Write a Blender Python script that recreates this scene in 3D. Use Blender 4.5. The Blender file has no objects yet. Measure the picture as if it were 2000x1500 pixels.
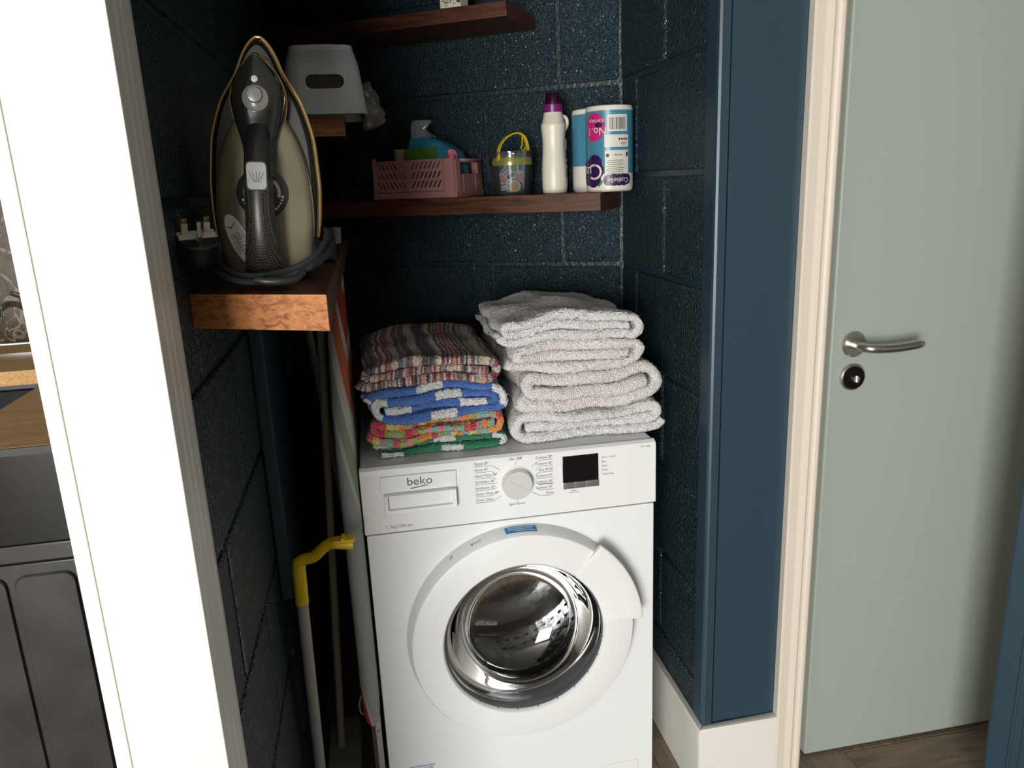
import bpy, bmesh, math, random
from mathutils import Vector, Matrix
random.seed(7)
S = bpy.context.scene
COL = S.collection

# ------------------------------------------------------------------ camera
RX = Vector((0.98198745, -0.18429255, -0.04167608))
DN = Vector((-0.08661164, -0.24301743, -0.96614748))
FW = Vector((0.16792577, 0.95235434, -0.25460195))
cam_d = bpy.data.cameras.new('camera'); cam = bpy.data.objects.new('camera', cam_d); COL.objects.link(cam)
cam_d.sensor_width = 36.0; cam_d.lens = 27.0; cam_d.clip_start = 0.02
mw = Matrix((( RX.x, -DN.x, -FW.x, 0.05523512), (RX.y, -DN.y, -FW.y, -1.42276739), (RX.z, -DN.z, -FW.z, 1.36509121), (0, 0, 0, 1)))
cam.matrix_world = mw
S.camera = cam
# ------------------------------------------------------------------ world, light, exposure
W = bpy.data.worlds.new('sky'); S.world = W; W.use_nodes = True
bg = W.node_tree.nodes['Background']; bg.inputs[0].default_value = (0.80, 0.90, 1.0, 1); bg.inputs[1].default_value = 0.7
S.view_settings.view_transform = 'Standard'; S.view_settings.look = 'None'
S.view_settings.exposure = -0.1; S.view_settings.gamma = 1.0
try: S.view_settings.use_curve_mapping = False
except Exception: pass
try:
    S.cycles.use_denoising = True
except Exception: pass
def area(name, loc, target, sx, sy, power, col):
    d = bpy.data.lights.new(name, 'AREA'); d.shape = 'RECTANGLE'; d.size = sx; d.size_y = sy; d.energy = power; d.color = col
    o = bpy.data.objects.new(name, d); COL.objects.link(o); o.location = loc
    o.rotation_euler = (Vector(target) - Vector(loc)).to_track_quat('-Z', 'Y').to_euler()
    return o
# daylight entering by the glazed garden door behind the photographer
area('garden_door_daylight_offscreen', (-2.08, -5.46, 1.04), (-2.08, -4.0, 1.04), 2.24, 1.95, 400, (1.0, 0.985, 0.96))

# ------------------------------------------------------------------ materials
MATS = {}
def nt(m): return m.node_tree
def mat(name, col, rough=0.5, metal=0.0, spec=0.5, bump=None, coat=0.0, sheen=0.0, trans=0.0, alpha=1.0, var=None, emit=None):
    if name in MATS: return MATS[name]
    m = bpy.data.materials.new(name); m.use_nodes = True; T = m.node_tree; b = T.nodes['Principled BSDF']
    b.inputs['Base Color'].default_value = (*col, 1); b.inputs['Roughness'].default_value = rough
    b.inputs['Metallic'].default_value = metal; b.inputs['Specular IOR Level'].default_value = spec
    b.inputs['Coat Weight'].default_value = coat; b.inputs['Sheen Weight'].default_value = sheen
    b.inputs['Transmission Weight'].default_value = trans; b.inputs['Alpha'].default_value = alpha
    tc = T.nodes.new('ShaderNodeTexCoord')
    if var:      # (scale, colour2, amount)
        n = T.nodes.new('ShaderNodeTexNoise'); n.inputs['Scale'].default_value = var[0]; n.inputs['Detail'].default_value = 4
        T.links.new(tc.outputs['Object'], n.inputs['Vector'])
        mr = T.nodes.new('ShaderNodeMapRange'); mr.inputs[1].default_value = .35; mr.inputs[2].default_value = .65; mr.inputs[4].default_value = var[2]
        T.links.new(n.outputs['Fac'], mr.inputs[0])
        mx = T.nodes.new('ShaderNodeMix'); mx.data_type = 'RGBA'; mx.inputs[6].default_value = (*col, 1); mx.inputs[7].default_value = (*var[1], 1)
        T.links.new(mr.outputs[0], mx.inputs[0]); T.links.new(mx.outputs[2], b.inputs['Base Color'])
    if bump:     # (scale, strength, distance)
        n = T.nodes.new('ShaderNodeTexNoise'); n.inputs['Scale'].default_value = bump[0]; n.inputs['Detail'].default_value = 3
        T.links.new(tc.outputs['Object'], n.inputs['Vector'])
        bp = T.nodes.new('ShaderNodeBump'); bp.inputs['Strength'].default_value = bump[1]; bp.inputs['Distance'].default_value = bump[2]
        T.links.new(n.outputs['Fac'], bp.inputs['Height']); T.links.new(bp.outputs[0], b.inputs['Normal'])
    MATS[name] = m
    return m

def m_block():
    m = mat('navy_painted_block', (0.016, 0.035, 0.044), 0.26, spec=0.6)
    T = m.node_tree; b = T.nodes['Principled BSDF']; tc = T.nodes.new('ShaderNodeTexCoord')
    g = T.nodes.new('ShaderNodeNewGeometry')
    n1 = T.nodes.new('ShaderNodeTexNoise'); n1.inputs['Scale'].default_value = 190; n1.inputs['Detail'].default_value = 2
    v = T.nodes.new('ShaderNodeTexVoronoi'); v.inputs['Scale'].default_value = 150
    n2 = T.nodes.new('ShaderNodeTexNoise'); n2.inputs['Scale'].default_value = 14; n2.inputs['Detail'].default_value = 3
    for n in (n1, v, n2): T.links.new(g.outputs['Position'], n.inputs['Vector'])
    r = T.nodes.new('ShaderNodeMapRange'); r.inputs[1].default_value = .35; r.inputs[2].default_value = .75
    T.links.new(n1.outputs['Fac'], r.inputs[0])
    a = T.nodes.new('ShaderNodeMath'); a.operation = 'SUBTRACT'; T.links.new(r.outputs[0], a.inputs[0])
    s = T.nodes.new('ShaderNodeMath'); s.operation = 'MULTIPLY'; s.inputs[1].default_value = .5
    T.links.new(v.outputs['Distance'], s.inputs[0]); T.links.new(s.outputs[0], a.inputs[1])
    a2 = T.nodes.new('ShaderNodeMath'); a2.operation = 'MULTIPLY_ADD'; a2.inputs[1].default_value = 1.6
    T.links.new(n2.outputs['Fac'], a2.inputs[0]); T.links.new(a.outputs[0], a2.inputs[2])
    bp = T.nodes.new('ShaderNodeBump'); bp.inputs['Strength'].default_value = 1.0; bp.inputs['Distance'].default_value = .0042
    T.links.new(a2.outputs[0], bp.inputs['Height']); T.links.new(bp.outputs[0], b.inputs['Normal'])
    return m

def m_wood(name, c1, c2, axis, scale=1.0, rough=.45):
    if name in MATS: return MATS[name]
    m = mat(name, c1, rough, spec=.4); T = m.node_tree; b = T.nodes['Principled BSDF']
    tc = T.nodes.new('ShaderNodeTexCoord'); mp = T.nodes.new('ShaderNodeMapping')
    sc = [22 * scale, 22 * scale, 22 * scale]; sc[axis] = 2.2 * scale; mp.inputs['Scale'].default_value = sc
    T.links.new(tc.outputs['Object'], mp.inputs['Vector'])
    n = T.nodes.new('ShaderNodeTexNoise'); n.inputs['Scale'].default_value = 2.2; n.inputs['Detail'].default_value = 7; n.inputs['Distortion'].default_value = 1.2
    n2 = T.nodes.new('ShaderNodeTexNoise'); n2.inputs['Scale'].default_value = 14; n2.inputs['Detail'].default_value = 4
    T.links.new(mp.outputs[0], n.inputs['Vector']); T.links.new(mp.outputs[0], n2.inputs['Vector'])
    ad = T.nodes.new('ShaderNodeMath'); ad.operation = 'MULTIPLY_ADD'; ad.inputs[1].default_value = .35
    T.links.new(n2.outputs['Fac'], ad.inputs[0]); T.links.new(n.outputs['Fac'], ad.inputs[2])
    cr = T.nodes.new('ShaderNodeValToRGB'); cr.color_ramp.elements[0].position = .45; cr.color_ramp.elements[0].color = (*c2, 1)
    cr.color_ramp.elements[1].position = .78; cr.color_ramp.elements[1].color = (*c1, 1)
    T.links.new(ad.outputs[0], cr.inputs[0]); T.links.new(cr.outputs[0], b.inputs['Base Color'])
    bp = T.nodes.new('ShaderNodeBump'); bp.inputs['Strength'].default_value = .15; bp.inputs['Distance'].default_value = .001
    T.links.new(ad.outputs[0], bp.inputs['Height']); T.links.new(bp.outputs[0], b.inputs['Normal'])
    return m

def m_clear(name, tint, glossy=.08, rough=.03, opaque=0.0):
    """thin clear plastic or glass: see-through with a Fresnel reflection"""
    if name in MATS: return MATS[name]
    m = bpy.data.materials.new(name); m.use_nodes = True; T = m.node_tree
    for n in list(T.nodes):
        if n.type != 'OUTPUT_MATERIAL': T.nodes.remove(n)
    out = [n for n in T.nodes if n.type == 'OUTPUT_MATERIAL'][0]
    tr = T.nodes.new('ShaderNodeBsdfTransparent'); tr.inputs[0].default_value = (*tint, 1)
    gl = T.nodes.new('ShaderNodeBsdfGlossy'); gl.inputs['Roughness'].default_value = rough
    fr = T.nodes.new('ShaderNodeFresnel'); fr.inputs[0].default_value = 1.5
    ad = T.nodes.new('ShaderNodeMath'); ad.operation = 'ADD'; ad.inputs[1].default_value = glossy; ad.use_clamp = True
    T.links.new(fr.outputs[0], ad.inputs[0])
    mx = T.nodes.new('ShaderNodeMixShader'); T.links.new(ad.outputs[0], mx.inputs[0])
    if opaque > 0:
        df = T.nodes.new('ShaderNodeBsdfDiffuse'); df.inputs[0].default_value = (*tint, 1)
        m2 = T.nodes.new('ShaderNodeMixShader'); m2.inputs[0].default_value = opaque
        T.links.new(tr.outputs[0], m2.inputs[1]); T.links.new(df.outputs[0], m2.inputs[2]); T.links.new(m2.outputs[0], mx.inputs[1])
    else:
        T.links.new(tr.outputs[0], mx.inputs[1])
    T.links.new(gl.outputs[0], mx.inputs[2]); T.links.new(mx.outputs[0], out.inputs[0])
    MATS[name] = m
    return m

def m_towel(name, mode, cols, width=.01, vwidth=.05):
    """terry cloth; colour from the cloth's own UV (metres along and across the weave)"""
    m = mat(name, cols[0], .95, spec=.1, sheen=.25); T = m.node_tree; b = T.nodes['Principled BSDF']
    tc = T.nodes.new('ShaderNodeTexCoord'); uv = T.nodes.new('ShaderNodeUVMap'); sep = T.nodes.new('ShaderNodeSeparateXYZ')
    T.links.new(uv.outputs[0], sep.inputs[0])
    def math(op, a, bb=None, c=None):
        n = T.nodes.new('ShaderNodeMath'); n.operation = op
        for i, x in enumerate((a, bb, c)):
            if x is None: continue
            if isinstance(x, (int, float)): n.inputs[i].default_value = x
            else: T.links.new(x, n.inputs[i])
        return n.outputs[0]
    def rgbmix(f, a, bb):
        n = T.nodes.new('ShaderNodeMix'); n.data_type = 'RGBA'; T.links.new(f, n.inputs[0])
        for i, x in ((6, a), (7, bb)):
            if isinstance(x, tuple): n.inputs[i].default_value = (*x, 1)
            else: T.links.new(x, n.inputs[i])
        return n.outputs[2]
    nz = T.nodes.new('ShaderNodeTexNoise'); nz.inputs['Scale'].default_value = 330; nz.inputs['Detail'].default_value = 2
    T.links.new(tc.outputs['Object'], nz.inputs['Vector'])
    nzb = T.nodes.new('ShaderNodeTexVoronoi'); nzb.inputs['Scale'].default_value = 420
    T.links.new(tc.outputs['Object'], nzb.inputs['Vector'])
    wob = math('MULTIPLY_ADD', nz.outputs['Fac'], .004, -.002)
    U = math('ADD', sep.outputs[0], wob); V = math('ADD', sep.outputs[1], wob)
    if mode == 'stripes':
        k = math('FLOOR', math('DIVIDE', U, width))
        if vwidth:
            k = math('ADD', k, math('MULTIPLY', math('FLOOR', math('DIVIDE', V, vwidth)), 17.0))
        wn = T.nodes.new('ShaderNodeTexWhiteNoise'); wn.noise_dimensions = '1D'; T.links.new(k, wn.inputs['W'])
        cr = T.nodes.new('ShaderNodeValToRGB'); cr.color_ramp.interpolation = 'CONSTANT'; e = cr.color_ramp.elements
        for i, c in enumerate(cols):
            x = e[0] if i == 0 else (e[1] if i == 1 else e.new(i / len(cols)))
            x.position = i / len(cols); x.color = (*c, 1)
        T.links.new(wn.outputs['Value'], cr.inputs[0]); base = cr.outputs[0]
    elif mode == 'check':
        a = math('LESS_THAN', math('FRACT', math('DIVIDE', U, width)), .36)
        c = math('LESS_THAN', math('FRACT', math('DIVIDE', V, vwidth)), .5)
        base = rgbmix(math('MULTIPLY', a, c), cols[0], cols[1])
    else:
        base = rgbmix(math('MULTIPLY', nz.outputs['Fac'], 1.0), cols[0], cols[1])
    if isinstance(base, tuple): b.inputs['Base Color'].default_value = (*base, 1)
    else: T.links.new(base, b.inputs['Base Color'])
    bp = T.nodes.new('ShaderNodeBump'); bp.inputs['Strength'].default_value = .9; bp.inputs['Distance'].default_value = .0045
    T.links.new(math('SUBTRACT', nz.outputs['Fac'], nzb.outputs['Distance']), bp.inputs['Height']); T.links.new(bp.outputs[0], b.inputs['Normal'])
    return m

BLOCK = m_block()
MORTAR = mat('navy_painted_mortar', (0.016, 0.035, 0.044), .34, spec=.5, bump=(90, .7, .003))
NAVY = mat('navy_satin_paint', (0.021, 0.046, 0.069), .38, bump=(60, .05, .0005))
WHITE = mat('white_gloss_paint', (0.72, 0.705, 0.65), .35, bump=(30, .06, .001))
CREAM = mat('cream_gloss_paint', (0.68, 0.61, 0.52), .35, bump=(40, .08, .001))
WALLP = mat('room_wall_paint', (0.36, 0.35, 0.32), .8)
CEIL = mat('ceiling_paint', (0.60, 0.59, 0.56), .9)
SAGE = mat('sage_green_door_paint', (0.32, 0.362, 0.318), .42, bump=(80, .03, .0005))
WALNUT = m_wood('walnut_shelf_wood', (0.115, 0.039, 0.016), (0.028, 0.010, 0.005), 1)
CUTEND = m_wood('walnut_cut_end', (0.46, 0.19, 0.070), (0.17, 0.058, 0.021), 0, 2.4)
WALNUTX = m_wood('walnut_shelf_wood_along', (0.115, 0.039, 0.016), (0.028, 0.010, 0.005), 0)
OAK = m_wood('oak_worktop_wood', (0.58, 0.37, 0.15), (0.36, 0.20, 0.075), 0, 1.3)
PLANKX = m_wood('floor_plank_wood_x', (0.24, 0.185, 0.13), (0.13, 0.10, 0.07), 0, 1.0, .5)
PLANKY = m_wood('floor_plank_wood_y', (0.25, 0.195, 0.14), (0.14, 0.11, 0.08), 1, 1.0, .5)
APPL = mat('white_appliance_enamel', (0.74, 0.755, 0.75), .28, spec=.5)
APPLP = mat('white_appliance_plastic', (0.74, 0.75, 0.742), .34, spec=.5)
PRINT = mat('grey_print', (0.10, 0.10, 0.10), .6)
BLACKG = mat('black_gloss', (0.004, 0.004, 0.005), .12)
BLACKP = mat('black_plastic', (0.008, 0.008, 0.009), .4)
STEEL = mat('brushed_steel', (0.55, 0.54, 0.50), .28, metal=1)
CHROME = mat('polished_steel', (0.62, 0.62, 0.62), .10, metal=1)

# ------------------------------------------------------------------ mesh helpers
class MB:
    def __init__(self): self.v = []; self.f = []; self.uv = None
    def add(self, vs, fs):
        o = len(self.v); self.v += [tuple(p) for p in vs]; self.f += [tuple(i + o for i in f) for f in fs]; return self
    def box(self, x0, x1, y0, y1, z0, z1):
        vs = [(x0,y0,z0),(x1,y0,z0),(x1,y1,z0),(x0,y1,z0),(x0,y0,z1),(x1,y0,z1),(x1,y1,z1),(x0,y1,z1)]
        return self.add(vs, [(0,3,2,1),(4,5,6,7),(0,1,5,4),(1,2,6,5),(2,3,7,6),(3,0,4,7)])
    def rings(self, R, cap0=True, cap1=True, closed=True):
        n = len(R[0]); vs = [p for r in R for p in r]; fs = []
        for i in range(len(R) - 1):
            for j in range(n if closed else n - 1):
                k = (j + 1) % n; fs.append((i*n+j, i*n+k, (i+1)*n+k, (i+1)*n+j))
        if cap0: fs.append(tuple(range(n - 1, -1, -1)))
        if cap1: fs.append(tuple((len(R)-1)*n + j for j in range(n)))
        return self.add(vs, fs)
    def prism(self, poly, z0, z1):           # poly: (x,y) anticlockwise
        return self.rings([[(x, y, z0) for x, y in poly], [(x, y, z1) for x, y in poly]])
    def tube(self, pts, r, n=10, cap=True):
        pts = [Vector(p) for p in pts]; R = []; N = None
        for i, p in enumerate(pts):
            t = (pts[min(i+1, len(pts)-1)] - pts[max(i-1, 0)]).normalized()
            if N is None: N = t.orthogonal().normalized()
            else: N = (N - t * N.dot(t)).normalized()
            B = t.cross(N); rr = r[i] if isinstance(r, (list, tuple)) else r
            R.append([p + (N * math.cos(a) + B * math.sin(a)) * rr for a in [2*math.pi*k/n for k in range(n)]])
        return self.rings(R, cap, cap)
    def lathe(self, prof, n=48, centre=(0,0), axis='z', closed=False, caps=True):
        """prof: list of (radius, height); axis z (about centre x,y) or y (about centre x,z, height = y)"""
        R = []
        for r, h in prof:
            ring = []
            for k in range(n):
                a = 2*math.pi*k/n
                if axis == 'z': ring.append((centre[0] + r*math.cos(a), centre[1] + r*math.sin(a), h))
                else: ring.append((centre[0] + r*math.cos(a), h, centre[1] + r*math.sin(a)))
            R.append(ring)
        if closed: R.append(R[0])
        return self.rings(R, caps and (not closed) and prof[0][0] > 1e-5, caps and (not closed) and prof[-1][0] > 1e-5)
    def xf(self, M):
        self.v = [tuple(M @ Vector(p)) for p in self.v]; return self
    def build(self, name, material=None, parent=None, smooth=True, bevel=0, seg=2, angle=35, weld=True):
        me = bpy.data.meshes.new(name); bm = bmesh.new()
        vs = [bm.verts.new(p) for p in self.v]
        for f in self.f:
            try: bm.faces.new([vs[i] for i in f])
            except ValueError: pass
        if weld: bmesh.ops.remove_doubles(bm, verts=bm.verts, dist=1e-6)
        bmesh.ops.recalc_face_normals(bm, faces=bm.faces)
        if bevel:
            es = [e for e in bm.edges if len(e.link_faces) == 2 and e.calc_face_angle() > math.radians(angle)]
            bmesh.ops.bevel(bm, geom=es, offset=bevel, segments=seg, affect='EDGES', profile=.5, clamp_overlap=True)
        for f in bm.faces: f.smooth = smooth and f.calc_area() < .004
        if smooth:
            for e in bm.edges:
                if len(e.link_faces) == 2 and e.calc_face_angle() > math.radians(38): e.smooth = False
        bm.to_mesh(me); bm.free()
        return put(name, me, material, parent)
def put(name, me, material=None, parent=None):
    if material is not None:
        if not me.materials: me.materials.append(material)
    o = bpy.data.objects.new(name, me); COL.objects.link(o)
    if parent is not None: o.parent = parent
    return o
def tag(o, label, cat, group=None):
    o['label'] = label; o['category'] = cat
    if group: o['group'] = group
    return o
def struct(o, label=None):
    o['kind'] = 'structure'
    if label: o['label'] = label
    return o
def thing(name, label, cat, loc=(0,0,0), rot=(0,0,0), group=None):
    o = bpy.data.objects.new(name, None); COL.objects.link(o); o.location = loc; o.rotation_euler = rot
    o.empty_display_size = .02
    return tag(o, label, cat, group)
def box(name, x0, x1, y0, y1, z0, z1, m, parent=None, bevel=0, seg=2):
    return MB().box(x0, x1, y0, y1, z0, z1).build(name, m, parent, bevel=bevel, seg=seg)
def rrect(w, h, r, n=6, cx=0, cy=0):
    P = []
    for sx, sy, a0 in ((1,1,0),(-1,1,90),(-1,-1,180),(1,-1,270)):
        for k in range(n + 1):
            a = math.radians(a0 + 90*k/n); P.append((cx + sx*(w/2 - r) + r*math.cos(a), cy + sy*(h/2 - r) + r*math.sin(a)))
    return P
def smoothpts(P, n):
    """Catmull-Rom through P, n samples per span"""
    P = [Vector(p) for p in P]; out = []
    for i in range(len(P) - 1):
        p0 = P[max(i-1, 0)]; p1 = P[i]; p2 = P[i+1]; p3 = P[min(i+2, len(P)-1)]
        for k in range(n):
            t = k / n
            out.append(.5*((2*p1) + (p2-p0)*t + (2*p0-5*p1+4*p2-p3)*t*t + (3*p1-p0-3*p2+p3)*t**3))
    out.append(P[-1]); return out
_tcache = {}
def text_geo(s, size, align='CENTER'):
    """flat mesh of a line of lettering: (verts 2D, faces), centred vertically on its x-height"""
    k = (s, align)
    if k not in _tcache:
        cu = bpy.data.curves.new('lettering', 'FONT'); cu.body = s; cu.size = 1; cu.align_x = align; cu.align_y = 'CENTER'; cu.resolution_u = 3
        o = bpy.data.objects.new('lettering', cu); COL.objects.link(o)
        dg = bpy.context.evaluated_depsgraph_get(); me = bpy.data.meshes.new_from_object(o.evaluated_get(dg))
        _tcache[k] = ([(v.co.x, v.co.y) for v in me.vertices], [tuple(p.vertices) for p in me.polygons])
        bpy.data.objects.remove(o); bpy.data.curves.remove(cu); bpy.data.meshes.remove(me)
    vs, fs = _tcache[k]
    return [(x*size, y*size) for x, y in vs], fs
def text_on(mb, s, size, fn, align='CENTER', flip=False, at=(0,0), stretch=1.0):
    vs, fs = text_geo(s, size, align); sg = -1 if flip else 1
    mb.add([fn(at[0] + sg*x*stretch, at[1] + sg*y) for x, y in vs], fs); return mb
def grid_on(mb, a0, a1, b0, b1, fn, n=8):
    P = []; F = []
    for i in range(n + 1):
        a = a0 + (a1 - a0)*i/n; P += [fn(a, b0), fn(a, b1)]
        if i: F.append((2*i-2, 2*i, 2*i+1, 2*i-1))
    mb.add(P, F); return mb
def disc_on(mb, a, b, ra, rb, fn, n=24, rings=3):
    P = [fn(a, b)]; F = []
    for j in range(1, rings + 1):
        for k in range(n):
            t = 2*math.pi*k/n; P.append(fn(a + ra*j/rings*math.cos(t), b + rb*j/rings*math.sin(t)))
    for k in range(n):
        F.append((0, 1 + k, 1 + (k+1) % n))
        for j in range(1, rings):
            o1 = 1 + (j-1)*n; o2 = 1 + j*n; F.append((o1+k, o2+k, o2+(k+1) % n, o1+(k+1) % n))
    mb.add(P, F); return mb

# ================================================================== the setting
# back wall runs at an angle: K = right-hand corner, s along the wall to the left, n out into the alcove
KX, KY = 0.690, 0.482; ANG = math.radians(31.9)
SD = Vector((-math.cos(ANG), math.sin(ANG), 0)); ND = Vector((-math.sin(ANG), -math.cos(ANG), 0))
def wp(s, n, z=0.0): return Vector((KX, KY, 0)) + SD*s + ND*n + Vector((0, 0, z))
ZC = 1.148 - 5*.2205          # a bed joint height (courses of .2205)
CO = .2205; BL = .428

floor = struct(MB().box(-3.6, 3.0, -5.5, 1.75, -.06, -.012).build('floor', mat('floor_underlay', (0.10, 0.08, 0.06), .8), smooth=False))
# herringbone planks where the floor shows, the rest as one piece
PW = .15; PN = 4
def plank_mesh(lx, ly, m):
    me = MB().box(.0006, lx-.0006, .0006, ly-.0006, -.012, 0).build('plank', m, None, smooth=False, bevel=.0012, seg=1)
    d = me.data; bpy.data.objects.remove(me); return d
PH = plank_mesh(PW*PN, PW, PLANKX); PV = plank_mesh(PW, PW*PN, PLANKY)
seen = set(); rest = MB()
for ix in range(-24, 20):
    for iy in range(-37, 11):
        t = (ix - iy) % (2*PN)
        if t < PN: key = ('h', ix - t, iy)
        else: key = ('v', ix, iy - (2*PN - 1 - t))
        if key in seen: continue
        seen.add(key); x, y = key[1]*PW + .03, key[2]*PW - .02
        lx, ly = (PW*PN, PW) if key[0] == 'h' else (PW, PW*PN)
        if x < -3.6 or x + lx > 2.99 or y < -5.49 or y + ly > 1.7: continue
        if -.6 < x + lx/2 < 2.1 and -.75 < y + ly/2 < .75:
            o = put('plank', PH if key[0] == 'h' else PV, None, floor); o.location = (x, y, 0)
        else:
            rest.box(x + .0006, x + lx - .0006, y + .0006, y + ly - .0006, -.012, 0)
ro = rest.build('planks_beyond', PLANKX, floor, smooth=False, weld=False); ro['kind'] = 'stuff'

ceiling = struct(box('ceiling', -3.6, 3.0, -5.5, 1.75, 2.40, 2.46, CEIL))

def block_wall(name, origin, ud, nd, length, joints, z_lo, z_hi, thick, zoff=0.0, ext=0.0):
    """wall of painted concrete blocks; joints(row) gives the offset of the upright joints along the wall"""
    rot = Matrix((( ud.x, nd.x, 0), (ud.y, nd.y, 0), (0, 0, 1))).to_4x4()
    M = Matrix.Translation(origin) @ rot
    w = MB().box(-ext, length, -thick, -.0065, z_lo, z_hi).xf(M).build(name, MORTAR, smooth=False)
    struct(w); cache = {}
    r0 = int(math.floor((z_lo - ZC - zoff)/CO)); r1 = int(math.ceil((z_hi - ZC - zoff)/CO))
    for r in range(r0, r1):
        z0 = max(ZC + zoff + r*CO, z_lo); z1 = min(ZC + zoff + (r+1)*CO, z_hi)
        if z1 - z0 < .02: continue
        o0 = joints(r) % BL; xs = [0.0]; x = o0 if o0 > .03 else o0 + BL
        while x < length - .03: xs.append(x); x += BL
        xs.append(length)
        for a, b in zip(xs, xs[1:]):
            key = (round(b-a, 3), round(z1-z0, 3))
            if key not in cache:
                tmp = MB().box(.0048, key[0]-.0048, -.03, 0, .0055, key[1]-.0055).build('block', BLOCK, None, bevel=.006, seg=2)
                cache[key] = tmp.data; bpy.data.objects.remove(tmp)
            o = put('block', cache[key], None, w)
            o.matrix_basis = M @ Matrix.Translation((a, random.uniform(-.0012, .0012), z0))
    return w
# wall_back: s axis from the right corner
block_wall('wall_back', wp(0, 0), SD, ND, 1.06, lambda r: (.158 if r % 2 == 1 else .362), 0, 2.40, .10, ext=.05)
# rows: row 5 starts at z = 1.148 -> joint .154 ; row 4 -> .361 ; row 6 -> .363 ; row 7 -> .176
# right alcove wall (x = .69), from the back corner towards the room
block_wall('wall_right', Vector((.690, .482, 0)), Vector((0, -1, 0)), Vector((-1, 0, 0)), .525, lambda r: (.29 if r % 2 == 1 else .115), 0, 2.40, .10, ext=.05)
# left partition wall, block face at x = -.165
block_wall('wall_left', Vector((-.165, -.625, 0)), Vector((0, 1, 0)), Vector((1, 0, 0)), 1.66, lambda r: (.20 if r % 2 == 1 else .41), 0, 2.40, .085, zoff=-.012)

# low soffit over the alcove - unseen, added to block ceiling bounce
struct(MB().prism([(-.165, -.625), (.80, -.055), (.80, .50), (.69, .55), (-.21, 1.10), (-.165, .9)], 1.96, 2.40).build('bounce_block_soffit', NAVY, smooth=False))
# front wall beside the door: navy panel, corner strip, baseboards
wf = struct(MB().box(.7150, .923, -.060, .02, 0, 2.40).build('wall_front', NAVY, smooth=False))
MB().prism([(.6865, -.02), (.6865, -.060), (.6885, -.066), (.693, -.068), (.7085, -.068), (.7085, -.02)], .186, 2.40).build('corner_strip', NAVY, wf)
MB().box(.945, 1.80, -.060, .02, 2.06, 2.40).box(1.80, 3.0, -.060, .02, 0, 2.40).build('wall_over_door', NAVY, wf, smooth=False)
b1 = struct(MB().prism([(.674, -.080), (.690, -.064), (.690, .462), (.674, .472)], 0, .186).build('baseboard_right', WHITE, bevel=.003))
b2 = struct(MB().prism([(.675, -.0805), (.861, -.0805), (.861, -.0605), (.6905, -.0645)], 0, .186).build('baseboard_front', WHITE, bevel=.003))

# door lining and moulded architrave
prof = [(.860,-.061),(.860,-.078),(.864,-.082),(.885,-.080),(.888,-.0745),(.891,-.078),(.896,-.083),(.903,-.084),(.909,-.081),(.9125,-.0745),(.916,-.080),(.921,-.0835),(.928,-.0835),(.934,-.080),(.9365,-.074),(.9365,-.060),(.9365,-.0),(.930,-.0),(.930,-.061)]
prof = [(.860 + (x - .860)*.83, y) for x, y in prof]
tr = struct(MB().rings([[(x, y, 0) for x, y in prof], [(x, y, 2.10) for x, y in prof]]).build('trim_1', CREAM), 'cream moulded architrave beside the green door')
MB().box(.937, 1.80, -.080, 0.0, 2.03, 2.10).build('architrave_head', CREAM, tr)
MB().box(.9235, .945, .0, .05, 0, 2.03).box(1.765, 1.80, -.08, .05, 0, 2.10).build('door_lining', CREAM, tr)

MB().box(.9455, .9745, .004, .060, 0, 2.03).build('door_stop', CREAM, tr)
MB().box(.945, 1.80, .060, .066, 0, 2.10).build('added_backing_panel', CREAM, tr)  # panel added behind the door to keep sky light out of the gap
# sage green flush door
door = struct(MB().box(.9755, 1.76, -.014, .028, .008, 2.02).build('door_1', SAGE, bevel=.004, seg=2), 'flat sage green door with a steel lever handle')
hb = MB().lathe([(0, -.0145), (.0255, -.0145), (.0265, -.017), (.0265, -.022), (.0245, -.0245), (0, -.0245)], 40, (1.024, 1.010), 'y')
h_rose = hb.build('handle_rose', STEEL, door)
lev = smoothpts([(1.024, -.024, 1.010), (1.024, -.044, 1.010), (1.030, -.060, 1.0095), (1.048, -.0665, 1.008), (1.085, -.067, 1.007), (1.125, -.066, 1.009), (1.152, -.065, 1.012)], 6)
rr = [.0095]*8 + [.0092]*(len(lev) - 12) + [.0085, .0075, .006, .003]
MB().tube(lev, rr, 14).build('lever', STEEL, h_rose)
kb = MB().lathe([(.0, -.0145), (.027, -.0145), (.028, -.018), (.028, -.022), (.0255, -.0245), (0, -.0245)], 40, (1.026, .940), 'y').build('lock_escutcheon', STEEL, door)
MB().lathe([(0, -.0246), (.0245, -.0246), (.0245, -.0255), (0, -.0258)], 36, (1.026, .940), 'y').build('lock_face', mat('dark_bronze', (.012, .009, .007), .25, metal=.6), kb)
MB().lathe([(0, -.0258), (.0085, -.0258), (.0085, -.029), (.007, -.031), (0, -.031)], 24, (1.029, .938), 'y').box(1.0285, 1.0315, -.034, -.031, .931, .945).build('lock_cylinder', CHROME, kb)

# open navy door leaf on the right, standing in front of the green door
lf = Matrix.Translation((1.300, -.200, 0)) @ Matrix.Rotation(math.radians(-53), 4, 'Z')
leaf = struct(MB().box(0, .74, -.042, 0, .008, 2.02).build('door_2', NAVY, bevel=.005, seg=3), 'open navy door leaf in front of the green door')
MB().box(.040, .046, -.0455, -.042, .008, 2.02).box(.060, .064, -.0445, -.042, .008, 2.02).build('edge_bead', NAVY, leaf, bevel=.001)
leaf.matrix_basis = lf

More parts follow.
